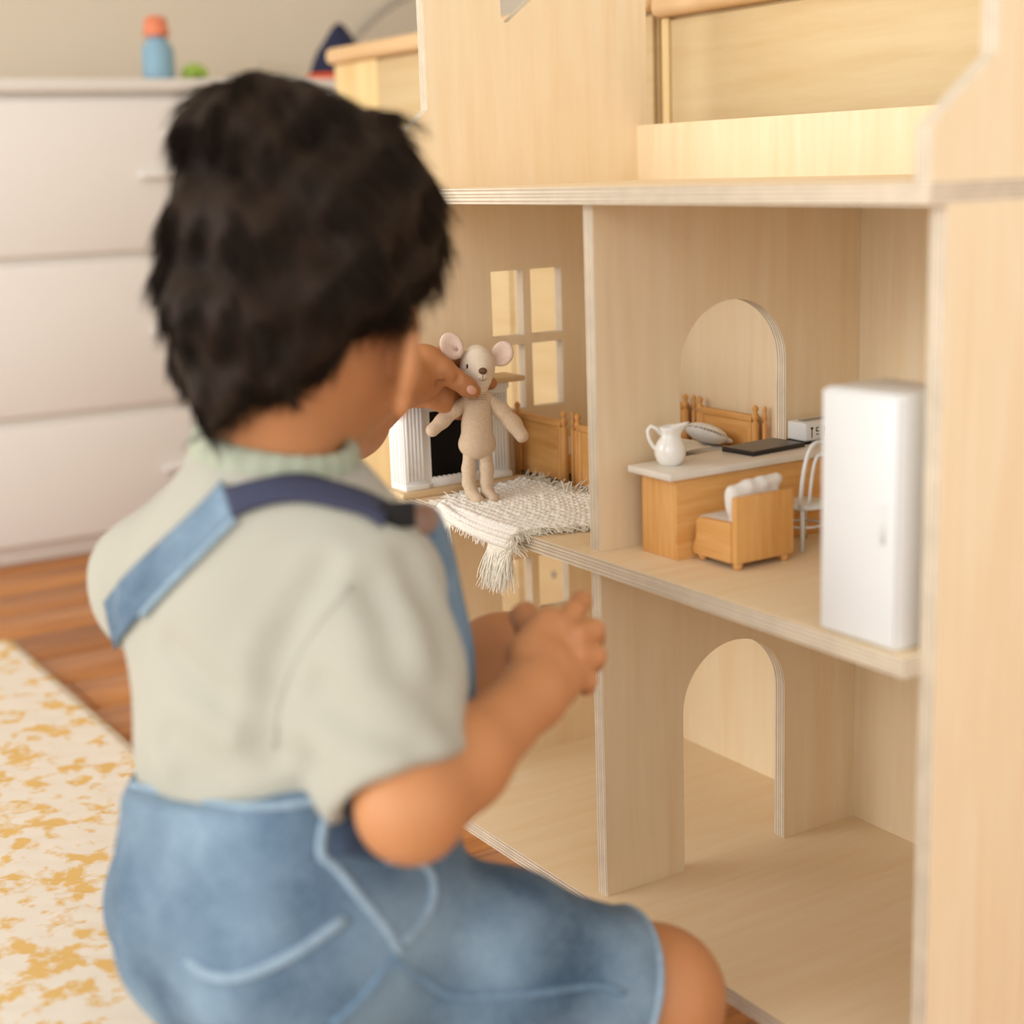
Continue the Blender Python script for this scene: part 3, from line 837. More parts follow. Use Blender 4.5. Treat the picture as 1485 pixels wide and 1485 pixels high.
for nm, pts in (('mouth_stitch', [(695.5, 549), (697, 551.2), (700, 552), (703, 551), (704.5, 549)]), ('mouth_stitch', [(700, 543.5), (700, 547), (700, 551.5)])):
    q = [hit(bv, *p, 0.0002) for p in pts]
    if all(x is not None for x in q): MB().tube(q, 0.00025, 6).build(nm, stitch, head)
# torso
ts = SDF()
ts.chain([mp(693, 570), mp(692.5, 590), mp(692, 615), mp(692, 640)], [14 * PXM, 18.5 * PXM, 21 * PXM, 23.5 * PXM], 0.006)
ts.ell(mp(692, 645), (26.5 * PXM, 19 * PXM, 19 * PXM), Rr, 0.006)
ts.cap(mp(680, 577), mp(705, 577), 10 * PXM, 10 * PXM, 0.005)
torso = ts.mesh('torso', 0.0009, linen_b, md)
bvt = BVHTree.FromPolygons([tuple(Vector(v.co) + base_of(torso)) for v in torso.data.vertices], [tuple(p.vertices) for p in torso.data.polygons])
for dv in (572.5, 576, 579):
    q = [hit(bvt, 680 + 26 * i / 8, dv - 1.2 * math.sin(math.pi * i / 8) + 1.2, 0.0001) for i in range(9)]
    q = [x for x in q if x is not None]
    if len(q) > 3: MB().tube(q, 0.00028, 6).build('neck_thread', plain('tan_thread', (168, 138, 104), 0.9), torso)
def limb(name, pts, rads, k=0.004):
    l = SDF(); l.chain([mp(*p) for p in pts], [r * PXM for r in rads], k)
    return l.mesh(name, 0.0009, linen_b, md)
limb('arm', [(676, 582, 0.0), (660, 594, 0.002), (642, 610, 0.004), (627, 624, 0.006)], [8.5, 10, 10, 9.5])
limb('arm', [(711, 581, 0.0), (728, 596, 0.002), (744, 614, 0.004), (757, 632, 0.007)], [8.5, 11, 11.5, 10])
limb('leg', [(682, 655, -0.002), (680, 680, -0.003), (680, 700, -0.002), (684, 715, 0.004), (694, 726, 0.016)], [10.5, 9.5, 9, 8.5, 8.5])
limb('leg', [(703, 655, -0.002), (706, 680, -0.003), (706, 700, -0.002), (707, 714, 0.003), (716, 724, 0.015)], [10.5, 9.5, 9, 8.5, 8.5])
def ear(cu, cv, ru, rv, tilt, yaw, base, fwd=-0.001):
    e = SDF()
    ct_, st_ = math.cos(tilt), math.sin(tilt)
    a = Rr[:, 0] * ct_ + Rr[:, 1] * st_; b = -Rr[:, 0] * st_ + Rr[:, 1] * ct_; n = Rr[:, 2]
    n2 = n * math.cos(yaw) + a * math.sin(yaw); a2 = a * math.cos(yaw) - n * math.sin(yaw)
    F3 = np.array([a2, b, n2]).T
    c = mp(cu, cv, fwd)
    e.ell(c, (ru * PXM, rv * PXM, 6.5 * PXM), F3, 0.002)
    e.cap(mp(*base, -0.002), c, 5 * PXM, 9 * PXM, 0.005)
    e.ell(c + n2 * 7.2 * PXM, (ru * 0.84 * PXM, rv * 0.84 * PXM, 6.5 * PXM), F3, 0.003, 's')
    cre = c * 0.45 + mp(*base, 0.004) * 0.55
    e.cap(c + n2 * 4 * PXM, mp(base[0], base[1], 0.004), 3.0 * PXM, 2.2 * PXM, 0.003, 's')
    o_ = e.mesh('ear', 0.0007, ear_pink, md); return o_
ear(655, 502, 17, 20.5, 0.45, 0.25, (676, 521), 0.016)
ear(728.5, 513, 16.5, 19, -0.35, -0.2, (710, 525))

# ------------------------------------------------------------------ area rug under the child
rug_m, nt, b_ = new_mat('cream_wool_rug')
b_.inputs['Roughness'].default_value = 0.95
tc = nt.nodes.new('ShaderNodeTexCoord')
vo = nt.nodes.new('ShaderNodeTexVoronoi'); vo.inputs['Scale'].default_value = 120
nt.links.new(tc.outputs['Object'], vo.inputs['Vector'])
no = nt.nodes.new('ShaderNodeTexNoise'); no.inputs['Scale'].default_value = 45; no.inputs['Detail'].default_value = 3
nt.links.new(tc.outputs['Object'], no.inputs['Vector'])
rp = nt.nodes.new('ShaderNodeValToRGB')
rp.color_ramp.elements[0].position = 0.50; rp.color_ramp.elements[0].color = lin(226, 216, 200)
rp.color_ramp.elements[1].position = 0.62; rp.color_ramp.elements[1].color = lin(218, 178, 106)
nt.links.new(no.outputs['Fac'], rp.inputs['Fac']); nt.links.new(rp.outputs['Color'], b_.inputs['Base Color'])
rg = MB(); nx, ny = 150, 110; pts = []
RX0, RX1, RY0, RY1 = -0.75, 0.95, -1.55, -0.19
for i in range(nx + 1):
    for j in range(ny + 1):
        x = RX0 + (RX1 - RX0) * i / nx; y = RY0 + (RY1 - RY0) * j / ny
        pts.append((x, y, 0.007 + 0.0016 * math.sin(i * 2.1 + (j % 2) * 1.5) * math.cos(j * 1.9) + rnd.uniform(-.0007, .0007)))
fs = [(i * (ny + 1) + j, (i + 1) * (ny + 1) + j, (i + 1) * (ny + 1) + j + 1, i * (ny + 1) + j + 1) for i in range(nx) for j in range(ny)]
rg.add(pts, fs, smooth=True)
o = rg.build('area_rug', rug_m)
sm = o.modifiers.new('solid', 'SOLIDIFY'); sm.thickness = 0.006
tag(o, 'cream wool rug flecked with yellow, under the kneeling child', 'rug')

# ------------------------------------------------------------------ the child
V = lambda p: np.array(p, float)
skin = plain('warm_skin', (190, 130, 84), 0.5, 0.04, 25, 0.05, 400, spec=0.35, sss=0.12)
hair_m = plain('dark_brown_hair', (38, 27, 18), 0.6, 0.3, 60, spec=0.12)
shirt_m = plain('pale_sage_jersey', (168, 164, 148), 0.95, 0.02, 30, 0.15, 900, sheen=0.2)
rib_m = plain('sage_rib_knit', (164, 168, 146), 0.95, 0.03, 90, 0.2, 600)
denim, nt, b_ = new_mat('washed_denim')
b_.inputs['Roughness'].default_value = 0.9
tc = nt.nodes.new('ShaderNodeTexCoord')
n1 = nt.nodes.new('ShaderNodeTexNoise'); n1.inputs['Scale'].default_value = 14; n1.inputs['Detail'].default_value = 5
n2 = nt.nodes.new('ShaderNodeTexNoise'); n2.inputs['Scale'].default_value = 420; n2.inputs['Detail'].default_value = 2
nt.links.new(tc.outputs['Object'], n1.inputs['Vector']); nt.links.new(tc.outputs['Object'], n2.inputs['Vector'])
ad = nt.nodes.new('ShaderNodeMath'); ad.operation = 'MULTIPLY_ADD'; ad.inputs[1].default_value = 0.35
nt.links.new(n2.outputs['Fac'], ad.inputs[0]); nt.links.new(n1.outputs['Fac'], ad.inputs[2])
rp = nt.nodes.new('ShaderNodeValToRGB')
rp.color_ramp.elements[0].position = 0.45; rp.color_ramp.elements[0].color = lin(58, 82, 104)
rp.color_ramp.elements[1].position = 0.88; rp.color_ramp.elements[1].color = lin(128, 150, 166)
nt.links.new(ad.outputs[0], rp.inputs['Fac']); nt.links.new(rp.outputs['Color'], b_.inputs['Base Color'])
bp = nt.nodes.new('ShaderNodeBump'); bp.inputs['Strength'].default_value = 0.3; bp.inputs['Distance'].default_value = 0.0008
nt.links.new(n2.outputs['Fac'], bp.inputs['Height']); nt.links.new(bp.outputs['Normal'], b_.inputs['Normal'])
denim_light = plain('faded_denim_seam', (136, 156, 170), 0.9, 0.15, 160)
denim_mid = plain('denim_topstitch', (104, 130, 152), 0.9, 0.15, 160)
denim_shade = plain('shaded_vent_denim', (58, 72, 92), 0.9, 0.15, 120)  # dark vent denim with the under-arm shade put into its colour
navy_web = plain('navy_webbing', (56, 58, 78), 0.85, 0.06, 400)
brass = plain('antique_copper_button', (132, 96, 72), 0.4, spec=0.6)

person = thing('person', 'dark-haired child in sage t-shirt and denim overalls holding the mouse doll', 'person', (0.42, -0.30, 0.0))
def yawv(deg): a = math.radians(deg); return V((math.cos(a), math.sin(a), 0))
ZU = V((0, 0, 1))
fb = yawv(106); rb = yawv(16)                      # chest direction and the child's own right
hp_ = math.radians(17)
hf = yawv(125) * math.cos(hp_) - ZU * math.sin(hp_); hu = yawv(125) * math.sin(hp_) + ZU * math.cos(hp_); hr_ = yawv(35)
HR = np.array([hr_, hf, hu]).T
A = lambda u, v, d: V(at(u, v, d))
C = A(434, 374, 0.95)
Hd = lambda r, f, u: C + hr_ * r + hf * f + hu * u
neck0 = A(404, 722, 0.965)
shR = A(528, 868, 0.905); shL = A(238, 842, 1.03)
elR = A(596, 1172, 0.838); wrR = A(772, 1008, 0.945)
chest = A(410, 885, 0.965); belly = A(425, 1065, 0.955); pelv = A(425, 1270, 0.95)
rc = A(398, 662, 0.946); rer = A(500, 697, 0.915) - A(290, 612, 0.975); ren = A(386, 694, 0.903) - rc
hipR = A(440, 1350, 0.905); knR = A(938, 1447, 1.015); anR = A(700, 1560, 1.0)
hipL = A(300, 1300, 1.0); knL = A(730, 975, 1.105); anL = A(545, 1290, 1.12)
spine = chest - pelv; spine = spine / np.linalg.norm(spine)
fbt = fb - spine * (fb @ spine); fbt /= np.linalg.norm(fbt); rbt = np.cross(fbt, spine)
TR = np.array([rbt, fbt, spine]).T

body = SDF()
# trunk core, under the clothes
body.ell(chest, (0.092, 0.068, 0.088), TR, 0.02)
body.ell(belly, (0.086, 0.072, 0.10), TR, 0.03)
body.ell(pelv, (0.098, 0.082, 0.085), TR, 0.03)
body.cap(shR, neck0 - ZU * 0.03, 0.032, 0.034, 0.02); body.cap(shL, neck0 - ZU * 0.03, 0.032, 0.034, 0.02)
# neck and head
body.cap(neck0 - ZU * 0.03, Hd(0, -0.028, -0.075), 0.039, 0.0385, 0.015)
body.ell(Hd(0, 0.0, 0.008), (0.064, 0.077, 0.074), HR, 0.02)
body.ell(Hd(0, 0.028, -0.048), (0.056, 0.055, 0.062), HR, 0.025)
body.ell(Hd(0, 0.048, -0.092), (0.028, 0.028, 0.022), HR, 0.025)            # chin
for s_ in (-1, 1):
    body.ell(Hd(s_ * 0.036, 0.045, -0.058), (0.026, 0.028, 0.028), HR, 0.02)   # cheeks
    body.ell(Hd(s_ * 0.030, 0.083, -0.012), (0.016, 0.010, 0.011), HR, 0.008, 's')
    # ears: shell, rim, lobe
    eb = Hd(s_ * 0.0675, 0.018, -0.060)
    an = math.radians(28) * s_
    er = hr_ * math.cos(an) - hf * math.sin(an) * s_ * s_
    eo = (hr_ * s_ * 0.62 - hf * 0.78); ee = np.cross(hu, eo); ee /= np.linalg.norm(ee); eo /= np.linalg.norm(eo)
    EM = np.array([ee, eo, hu]).T
    body.ell(eb + eo * 0.006 + hu * 0.003, (0.006, 0.017, 0.028), EM, 0.006)
    rim = []
    for i in range(11):
        a = math.radians(-70 + 215 * i / 10)
        rim.append(eb + eo * (0.004 + 0.0155 * math.cos(a)) + hu * (0.004 + 0.027 * math.sin(a)))
    body.chain(rim, [0.0034] * 11, 0.004)
    body.ell(eb + eo * 0.004 - hu * 0.026, (0.005, 0.009, 0.009), EM, 0.006)
body.chain([Hd(0, 0.080, -0.010), Hd(0, 0.090, -0.034), Hd(0, 0.088, -0.042)], [0.006, 0.0085, 0.008], 0.012)      # nose
body.cap(Hd(-0.016, 0.079, -0.066), Hd(0.016, 0.079, -0.066), 0.0055, 0.0055, 0.006)                                # lips
body.cap(Hd(-0.013, 0.078, -0.0745), Hd(0.013, 0.078, -0.0745), 0.0058, 0.0058, 0.005)
# right arm
body.chain([shR, shR * 0.5 + elR * 0.5, elR], [0.034, 0.030, 0.0265], 0.02)
fm = elR * 0.62 + wrR * 0.38 
body.chain([elR, fm, wrR], [0.0270, 0.0255, 0.0195], 0.016)
# right hand, loosely curled
pR = A(797, 962, 0.968)
pdir = A(838, 922, 0.985) - wrR; pdir /= np.linalg.norm(pdir)
pacr = A(835, 990, 0.972) - A(795, 905, 0.985); pacr -= pdir * (pacr @ pdir); pacr /= np.linalg.norm(pacr)
PM = np.array([pdir, pacr, np.cross(pdir, pacr)]).T
body.cap(wrR, A(790, 978, 0.962), 0.0195, 0.020, 0.012)
body.box(A(803, 950, 0.972), (0.026, 0.0262, 0.012), PM, 0.011, 0.010)
fing = [([(814, 912, .978), (832, 887, .990), (843, 873, 1.004), (842, 868, 1.016)], [.0084, .0074, .0068, .0060]),
        ([(834, 922, .974), (859, 914, .985), (862, 925, 1.003), (842, 930, 1.014)], [.0086, .0077, .0070, .0060]),
        ([(836, 949, .970), (862, 951, .980), (861, 960, .998), (842, 962, 1.010)], [.0084, .0075, .0068, .0058]),
        ([(829, 976, .966), (850, 986, .974), (850, 994, .990), (833, 992, 1.0)], [.0076, .0068, .0062, .0054])]
for pts, rr in fing: body.chain([A(*p) for p in pts], rr, 0.0022)
body.chain([A(784, 930, .985), A(768, 908, 1.0), A(760, 895, 1.012), A(764, 886, 1.022)], [.012, .0092, .0082, .0066], 0.006)
# left arm
elL = A(452, 655, 1.17); wrL = A(583, 556, 1.350)
body.chain([shL, shL * 0.5 + elL * 0.5, elL], [0.037, 0.035, 0.031], 0.02)
body.chain([elL, elL * 0.6 + wrL * 0.4, wrL], [0.0275, 0.0265, 0.0195], 0.016)
# left hand, gripping the doll's neck between thumb and fingers
body.cap(wrL, A(606, 548, 1.375), 0.0195, 0.023, 0.012)
LM = np.array([CR, CU, -CF]).T
body.ell(A(613, 530, 1.372), (0.022, 0.019, 0.014), LM, 0.010)
body.box(A(620, 548, 1.397), (0.024, 0.027, 0.011), LM, 0.010, 0.008)
body.chain([A(618, 527, 1.372), A(642, 537, 1.371), A(661, 550, 1.374), A(677, 561, 1.380), A(687, 566.5, 1.386)], [.0140, .0108, .0086, .0083, .0066], 0.004)
for pts, rr in [([(638, 516, 1.404), (660, 526, 1.420), (688, 540, 1.437), (704, 551, 1.434), (711, 556, 1.424)], [.0088, .0078, .0072, .0070, .0062]),
                ([(640, 538, 1.404), (662, 556, 1.420), (684, 570, 1.436), (698, 574, 1.434)], [.0088, .0078, .0070, .0060]),
                ([(638, 562, 1.400), (657, 580, 1.412), (676, 590, 1.432), (690, 590, 1.436)], [.0086, .0076, .0068, .0060]),
                ([(628, 580, 1.392), (648, 591, 1.402), (664, 598, 1.420), (676, 600, 1.430)], [.0080, .0072, .0064, .0058])]:
    body.chain([A(*p) for p in pts], rr, 0.0028)
for a_, b_2 in (((598, 557, 1.352), (642, 553, 1.366)), ((664, 545, 1.366), (660, 556, 1.366)), ((668, 548, 1.3665), (665, 558, 1.3665)), ((606, 560, 1.37), (601, 580, 1.372))):
    body.cap(A(*a_), A(*b_2), 0.0016, 0.0016, 0.004, 's')
# legs
body.chain([hipR, hipR * 0.5 + knR * 0.5, knR], [0.058, 0.050, 0.042], 0.03)
body.ell(knR + V((0.004, 0.006, 0.004)), (0.041, 0.041, 0.040), None, 0.02)
body.chain([knR - ZU * 0.008, knR * 0.55 + anR * 0.45 + V((0, 0, -0.01)), anR], [0.040, 0.038, 0.026], 0.02)
body.chain([hipL, hipL * 0.5 + knL * 0.5, knL], [0.056, 0.048, 0.039], 0.03)
body.chain([knL, knL * 0.6 + anL * 0.4, anL], [0.037, 0.034, 0.025], 0.02)
fdl = yawv(106)
ftL = V((anL[0], anL[1], 0.026)); body.cap(anL, ftL - fdl * 0.012, 0.026, 0.024, 0.012); body.cap(ftL - fdl * 0.015, ftL + fdl * 0.075, 0.024, 0.017, 0.014)
ftR = V((anR[0], anR[1], max(anR[2], 0.03)))
body.cap(anR, ftR - fdl * 0.07 - ZU * 0.004, 0.026, 0.018, 0.014)
body_o = body.mesh('body', 0.0019, skin, person)
# finger nails
nail_m = plain('pale_nail', (232, 180, 156), 0.3, spec=0.5)
bvb = BVHTree.FromPolygons([tuple(Vector(v.co) + base_of(body_o)) for v in body_o.data.vertices], [tuple(p.vertices) for p in body_o.data.polygons])
nl = MB()
gridn = []
for i in range(7):
    for j in range(7):
        a = -1 + i / 3; c_ = -1 + j / 3
        rr = max(abs(a), abs(c_)); k = rr / max(math.hypot(a, c_), 1e-6)
        a, c_ = a * k, c_ * k
        uu = 683.5 + a * 7.5 * 0.82 - c_ * 6.2 * 0.55; vv_ = 565.5 + a * 7.5 * 0.55 + c_ * 6.2 * 0.80
        h = hit(bvb, uu, vv_, 0.0003 if rr > 0.9 else 0.0007); gridn.append(h)
if all(g_ is not None for g_ in gridn):
    nl.add(gridn, [(i * 7 + j, (i + 1) * 7 + j, (i + 1) * 7 + j + 1, i * 7 + j + 1) for i in range(6) for j in range(6)], smooth=True)
    nl.build('thumb_nail', nail_m, person, fixn=False)
for s_ in (-1, 1):
    MB().ellipsoid(Hd(s_ * 0.029, 0.0705, -0.014), (0.0105, 0.0105, 0.0105), 16, 12).build('eye', plain('dark_eye', (50, 34, 26), 0.15), person)

# ---- t-shirt
def folds(P, amp, dirs):
    d = np.zeros(len(P))
    for (wv_, ph, a) in dirs:
        d += a * np.sin(P @ wv_ + ph)
    return amp * d
sh_ = SDF()
sh_.ell(chest, (0.106, 0.084, 0.098), TR, 0.02)
sh_.ell(chest + spine * 0.022 - fbt * 0.012, (0.100, 0.068, 0.072), TR, 0.03)
sh_.ell(belly - fbt * 0.002, (0.104, 0.089, 0.118), TR, 0.03)
sh_.cap(shR, neck0 - ZU * 0.034, 0.040, 0.043, 0.025); sh_.cap(shL, neck0 - ZU * 0.034, 0.040, 0.043, 0.025)
rn = np.cross(rer, ren); rn /= np.linalg.norm(rn); rn = rn if rn[2] > 0 else -rn
sh_.cap(neck0 - ZU * 0.03, rc - rn * 0.010, 0.058, 0.046, 0.03)
slE = A(574, 1130, 0.85)
sh_.chain([shR, shR * 0.55 + slE * 0.45, slE + (slE - shR) * 0.15], [0.041, 0.043, 0.040], 0.022)
slL = shL * 0.30 + elL * 0.70
sh_.chain([shL, slL + (slL - shL) * 0.15], [0.047, 0.051], 0.022)
cutR = A(580, 1142, 0.85); axR = V(CU) * -0.80 + V(CR) * 0.46 - V(CF) * 0.36; axR /= np.linalg.norm(axR)
# sleeve hems and neck opening cut away
sh_.box(cutR + axR * 0.05, (0.075, 0.075, 0.05), np.array([np.cross(axR, ZU + V((.3, .1, 0))) / np.linalg.norm(np.cross(axR, ZU + V((.3, .1, 0)))), np.cross(axR, np.cross(axR, ZU + V((.3, .1, 0)))) / np.linalg.norm(np.cross(axR, np.cross(axR, ZU + V((.3, .1, 0))))), axR / np.linalg.norm(axR)]).T, 0.002, 0.004, 's')
axL = (elL - shL) / np.linalg.norm(elL - shL)
t1 = np.cross(axL, ZU); t1 /= np.linalg.norm(t1)
sh_.box(slL + axL * 0.05, (0.075, 0.075, 0.05), np.array([t1, np.cross(axL, t1), axL]).T, 0.002, 0.004, 's')
sh_.cap(cutR - axR * 0.006, cutR + axR * 0.05, 0.0335, 0.037, 0.003, 's')
nk = Hd(0, -0.030, -0.075)
nax = (nk - neck0) / np.linalg.norm(nk - neck0)
sh_.cap(rc + rn * 0.045, rc + rn * 0.15, 0.050, 0.06, 0.004, 's')
sh_.cap(rc - rn * 0.03, rc + rn * 0.08, 0.0445, 0.0465, 0.004, 's')
sh_.box(rc + rn * 0.056, (0.06, 0.06, 0.05), np.array([rer / np.linalg.norm(rer), np.cross(rn, rer / np.linalg.norm(rer)), rn]).T, 0.002, 0.004, 's')
creases = [((470, 830), (400, 960), (385, 1085)), ((540, 850), (575, 960), (640, 1050)), ((250, 940), (330, 1020), (400, 1080)), ((590, 820), (630, 900), (640, 990)), ((250, 1075), (360, 1090), (455, 1110)), ((270, 1125), (350, 1120), (430, 1140)), ((470, 1000), (520, 1050), (600, 1075))]
def shirt_post(P, d):
    d = d + folds(P, 0.0011, [(V((60, 22, 45)), 0.3, 1), (V((-35, 50, 70)), 1.2, .8), (V((95, -60, 20)), 2.0, .5)])
    near = np.abs(d) < 0.02
    if near.any():
        Q = P[near]; z = (Q - V(CAM)) @ V(CF)
        rel = Q - V(CAM)
        for ln, (w_, dep) in zip(crease_lines, crease_w):
            dist = np.full(len(Q), 9.0)
            for a, b in zip(ln[:-1], ln[1:]):
                ab = b - a; t = np.clip(((Q - a) @ ab) / (ab @ ab), 0, 1)
                dist = np.minimum(dist, np.sqrt(((Q - a - t[:, None] * ab) ** 2).sum(1)))
            d[near] += dep * np.exp(-(dist / w_) ** 2) - 0.6 * dep * np.exp(-((dist - 2 * w_) / w_) ** 2)
    return d
crease_lines, crease_w = [], []
raw = sh_.mesh('tmp_shirt', 0.006, shirt_m)
bvs = BVHTree.FromPolygons([tuple(v.co) for v in raw.data.vertices], [tuple(p.vertices) for p in raw.data.polygons])
bpy.data.objects.remove(raw)
for ln in creases:
    q = [hit(bvs, *p) for p in ln]
    if all(x is not None for x in q):
        crease_lines.append([V(x) for x in q]); crease_w.append((0.006, 0.0035))
crease_w = [(0.009, 0.0026)] * len(crease_lines)
sh_.post = shirt_post
shirt = sh_.mesh('t_shirt', 0.0028, shirt_m, person)
# ribbed neckband
nb_ = SDF()
rer_u = rer / np.linalg.norm(rer); ren_u = np.cross(rn, rer_u)
for k_ in range(4):
    nb_.chain([rc + rn * (0.0035 * k_ + 0.001) + (rer_u * math.cos(2 * math.pi * i / 24) + ren_u * math.sin(2 * math.pi * i / 24)) * (0.0480 - 0.0010 * k_) for i in range(25)], [0.0040] * 25, 0.003)
nb_.mesh('neckband', 0.0022, rib_m, shirt)

# ---- overalls
ov = SDF()
ov.ell(belly - spine * 0.012, (0.112, 0.100, 0.098), TR, 0.02)
ov.ell(pelv, (0.104, 0.098, 0.098), TR, 0.03)
ov.ell(pelv - rbt * 0.032 - fbt * 0.028 - spine * 0.03, (0.062, 0.064, 0.070), TR, 0.03)
ov.ell(pelv + rbt * 0.045 - fbt * 0.035 - spine * 0.03, (0.064, 0.066, 0.070), TR, 0.03)
hemR = hipR * 0.10 + knR * 0.90
ov.chain([hipR, hipR * 0.5 + knR * 0.5, knR], [0.066, 0.059, 0.0515], 0.020)
hemL = hipL * 0.38 + knL * 0.62
ov.chain([hipL, hipL * 0.5 + knL * 0.5, hipL * 0.32 + knL * 0.68], [0.064, 0.054, 0.050], 0.02)
def cutter(sdf, p, ax, half=0.08, depth=0.05):
    ax = ax / np.linalg.norm(ax); t = np.cross(ax, ZU); t /= np.linalg.norm(t)
    sdf.box(p + ax * depth, (half, half, depth), np.array([t, np.cross(ax, t), ax]).T, 0.002, 0.004, 's')
cutter(ov, hemR, knR - hipR, 0.085, 0.06); cutter(ov, hemL, knL - hipL, 0.08, 0.06)
axk = (knR - hipR) / np.linalg.norm(knR - hipR)
ov.cap(hemR - axk * 0.03, hemR + axk * 0.05, 0.048, 0.052, 0.004, 's')
# waist: low at the back, high bib in front
wn = spine * 0.97 - fbt * 0.24 + rbt * 0.05
wp = A(360, 1152, 0.87)
ov.box(wp + wn / np.linalg.norm(wn) * 0.12, (0.22, 0.2, 0.12), np.array([rbt, np.cross(wn / np.linalg.norm(wn), rbt), wn / np.linalg.norm(wn)]).T, 0.002, 0.006, 's')
def ov_post(P, d):
    return d + folds(P, 0.0012, [(V((40, 62, -30)), 0.5, 1), (V((-70, 30, 55)), 2.1, .7), (V((20, 100, 60)), 0.9, .5)])
ov.post = ov_post
overalls = ov.mesh('overalls', 0.0028, denim, person)
bib = SDF()
bib.ell(chest, (0.112, 0.112, 0.126), TR, 0.02)
bib.ell(belly, (0.112, 0.112, 0.120), TR, 0.03)
bib.box(chest - fbt * 0.085, (0.2, 0.115, 0.3), TR, 0.002, 0.004, 's')          # keep only the front
bib.box(chest + spine * 0.158, (0.2, 0.2, 0.1), TR, 0.002, 0.004, 's')
for s_ in (-1, 1):
    bib.box(chest + rbt * s_ * 0.17 + spine * 0.03, (0.082, 0.2, 0.16), TR, 0.002, 0.006, 's')
bib.post = ov_post
bib_o = bib.mesh('bib', 0.0028, denim, overalls)

# surfaces the straps and seams lie on
def bvh_of(objs):
    vs, fs = [], []
    for o_ in objs:
        b0 = base_of(o_); n0 = len(vs)
        vs += [tuple(v.co + b0) for v in o_.data.vertices]; fs += [tuple(i + n0 for i in p.vertices) for p in o_.data.polygons]
    return BVHTree.FromPolygons(vs, fs)
bv_sh = bvh_of([shirt, shirt.children[0], body_o]); bv_ov = bvh_of([overalls, bib_o]); bv_all = bvh_of([shirt, overalls, bib_o, body_o])
def spline(pts, n):
    P_ = [np.array(p, float) for p in pts]; out = []
    P_ = [2 * P_[0] - P_[1]] + P_ + [2 * P_[-1] - P_[-2]]
    m = len(P_) - 3
    for i in range(n + 1):
        t = i / n * m; k = min(int(t), m - 1); t -= k
        a, b, c, d = P_[k:k + 4]
        out.append(0.5 * ((2 * b) + (-a + c) * t + (2 * a - 5 * b + 4 * c - d) * t * t + (-a + 3 * b - 3 * c + d) * t ** 3))
    return out
def ribbon(name, ca, cb, bvh, mat, parent, lift=0.0025, n=26, nw=5):
    """band between two picture-space edges, laid on the garment surface"""
    ea, eb_ = spline(ca, n), spline(cb, n); rows = []; last = None
    for p, q in zip(ea, eb_):
        row = []
        for j in range(nw + 1):
            w = p + (q - p) * j / nw
            h = hit(bvh, w[0], w[1], lift)
            row.append(h)
        rows.append(row)
    rows = [r for r in rows if all(x is not None for x in r)]
    m = MB(); m.add([p for r in rows for p in r], [(i * (nw + 1) + j, (i + 1) * (nw + 1) + j, (i + 1) * (nw + 1) + j + 1, i * (nw + 1) + j + 1) for i in range(len(rows) - 1) for j in range(nw)], smooth=True)
    o_ = m.build(name, mat, parent, fixn=False)
    sm_ = o_.modifiers.new('solid', 'SOLIDIFY'); sm_.thickness = 0.0022; sm_.offset = 0
    return o_
def seam(name, pts, bvh, mat, parent, r=0.0017, lift=0.0006, n=24):
    q = [hit(bvh, *p, lift) for p in spline(pts, n)]
    q = [x for x in q if x is not None]
    q2 = [q[0]]
    for x in q[1:]:
        if (x - q2[-1]).length < 0.03: q2.append(x)
    return MB().tube(q2, r, 8).build(name, mat, parent) if len(q2) > 2 else None
ribbon('back_strap', [(326, 700), (295, 735), (250, 778), (200, 825), (150, 880)], [(342, 752), (305, 790), (258, 838), (210, 890), (165, 945)], bv_sh, denim, overalls, 0.003)
seam('strap_edge', [(345, 755), (306, 794), (259, 842), (212, 893)], bv_sh, denim_light, overalls, 0.0022, 0.0030)
ribbon('webbing', [(330, 712), (380, 700), (440, 697), (490, 708), (530, 722), (562, 738)], [(342, 752), (390, 736), (440, 732), (490, 742), (526, 752), (554, 770)], bv_all, navy_web, overalls, 0.0036)
bt = hit(bv_all, 603, 764, 0.006)
if bt is not None:
    n_ = (Vector(CAM) - bt).normalized()
    q_ = n_.to_track_quat('Z', 'Y').to_matrix()
    bm_ = MB().lathe(0, 0, [(0.0, 0.0), (0.0090, 0.0), (0.0092, 0.0015), (0.0080, 0.0028), (0.0074, 0.0022), (0.0, 0.0018)], 24)
    bm_.v = [tuple(bt + q_ @ Vector(v)) for v in bm_.v]; bm_.build('bib_button', brass, overalls)
    bk = MB().box(-0.010, 0.010, -0.0075, 0.0075, -0.001, 0.0025, bevel=0.0008)
    b2 = hit(bv_all, 572, 757, 0.005)
    if b2 is not None:
        bk.v = [tuple(b2 + q_ @ Vector(v)) for v in bk.v]; bk.build('strap_slider', black_mat, overalls)
ribbon('side_vent_shade', [(490, 1170), (482, 1205), (482, 1240)], [(545, 1180), (580, 1225), (592, 1250)], bv_ov, denim_shade, overalls, 0.001, 10)  # dark band over the side vent, painting in the shade under the arm
seam('armhole_seam', [(508, 850), (448, 925), (408, 1010), (398, 1085)], bv_sh, shirt_m, shirt, 0.0014, 0.0)
seam('waist_seam', [(150, 1128), (200, 1142), (250, 1152), (320, 1168), (400, 1170), (470, 1160)], bv_ov, denim_light, overalls, 0.0024)
seam('side_opening', [(478, 1165), (468, 1205), (466, 1240), (486, 1258), (520, 1300), (560, 1350), (580, 1385)], bv_ov, denim_light, overalls, 0.0028)
seam('pocket_edge', [(560, 1248), (595, 1248), (620, 1262), (627, 1295), (612, 1335), (580, 1368)], bv_ov, denim_light, overalls, 0.0028)
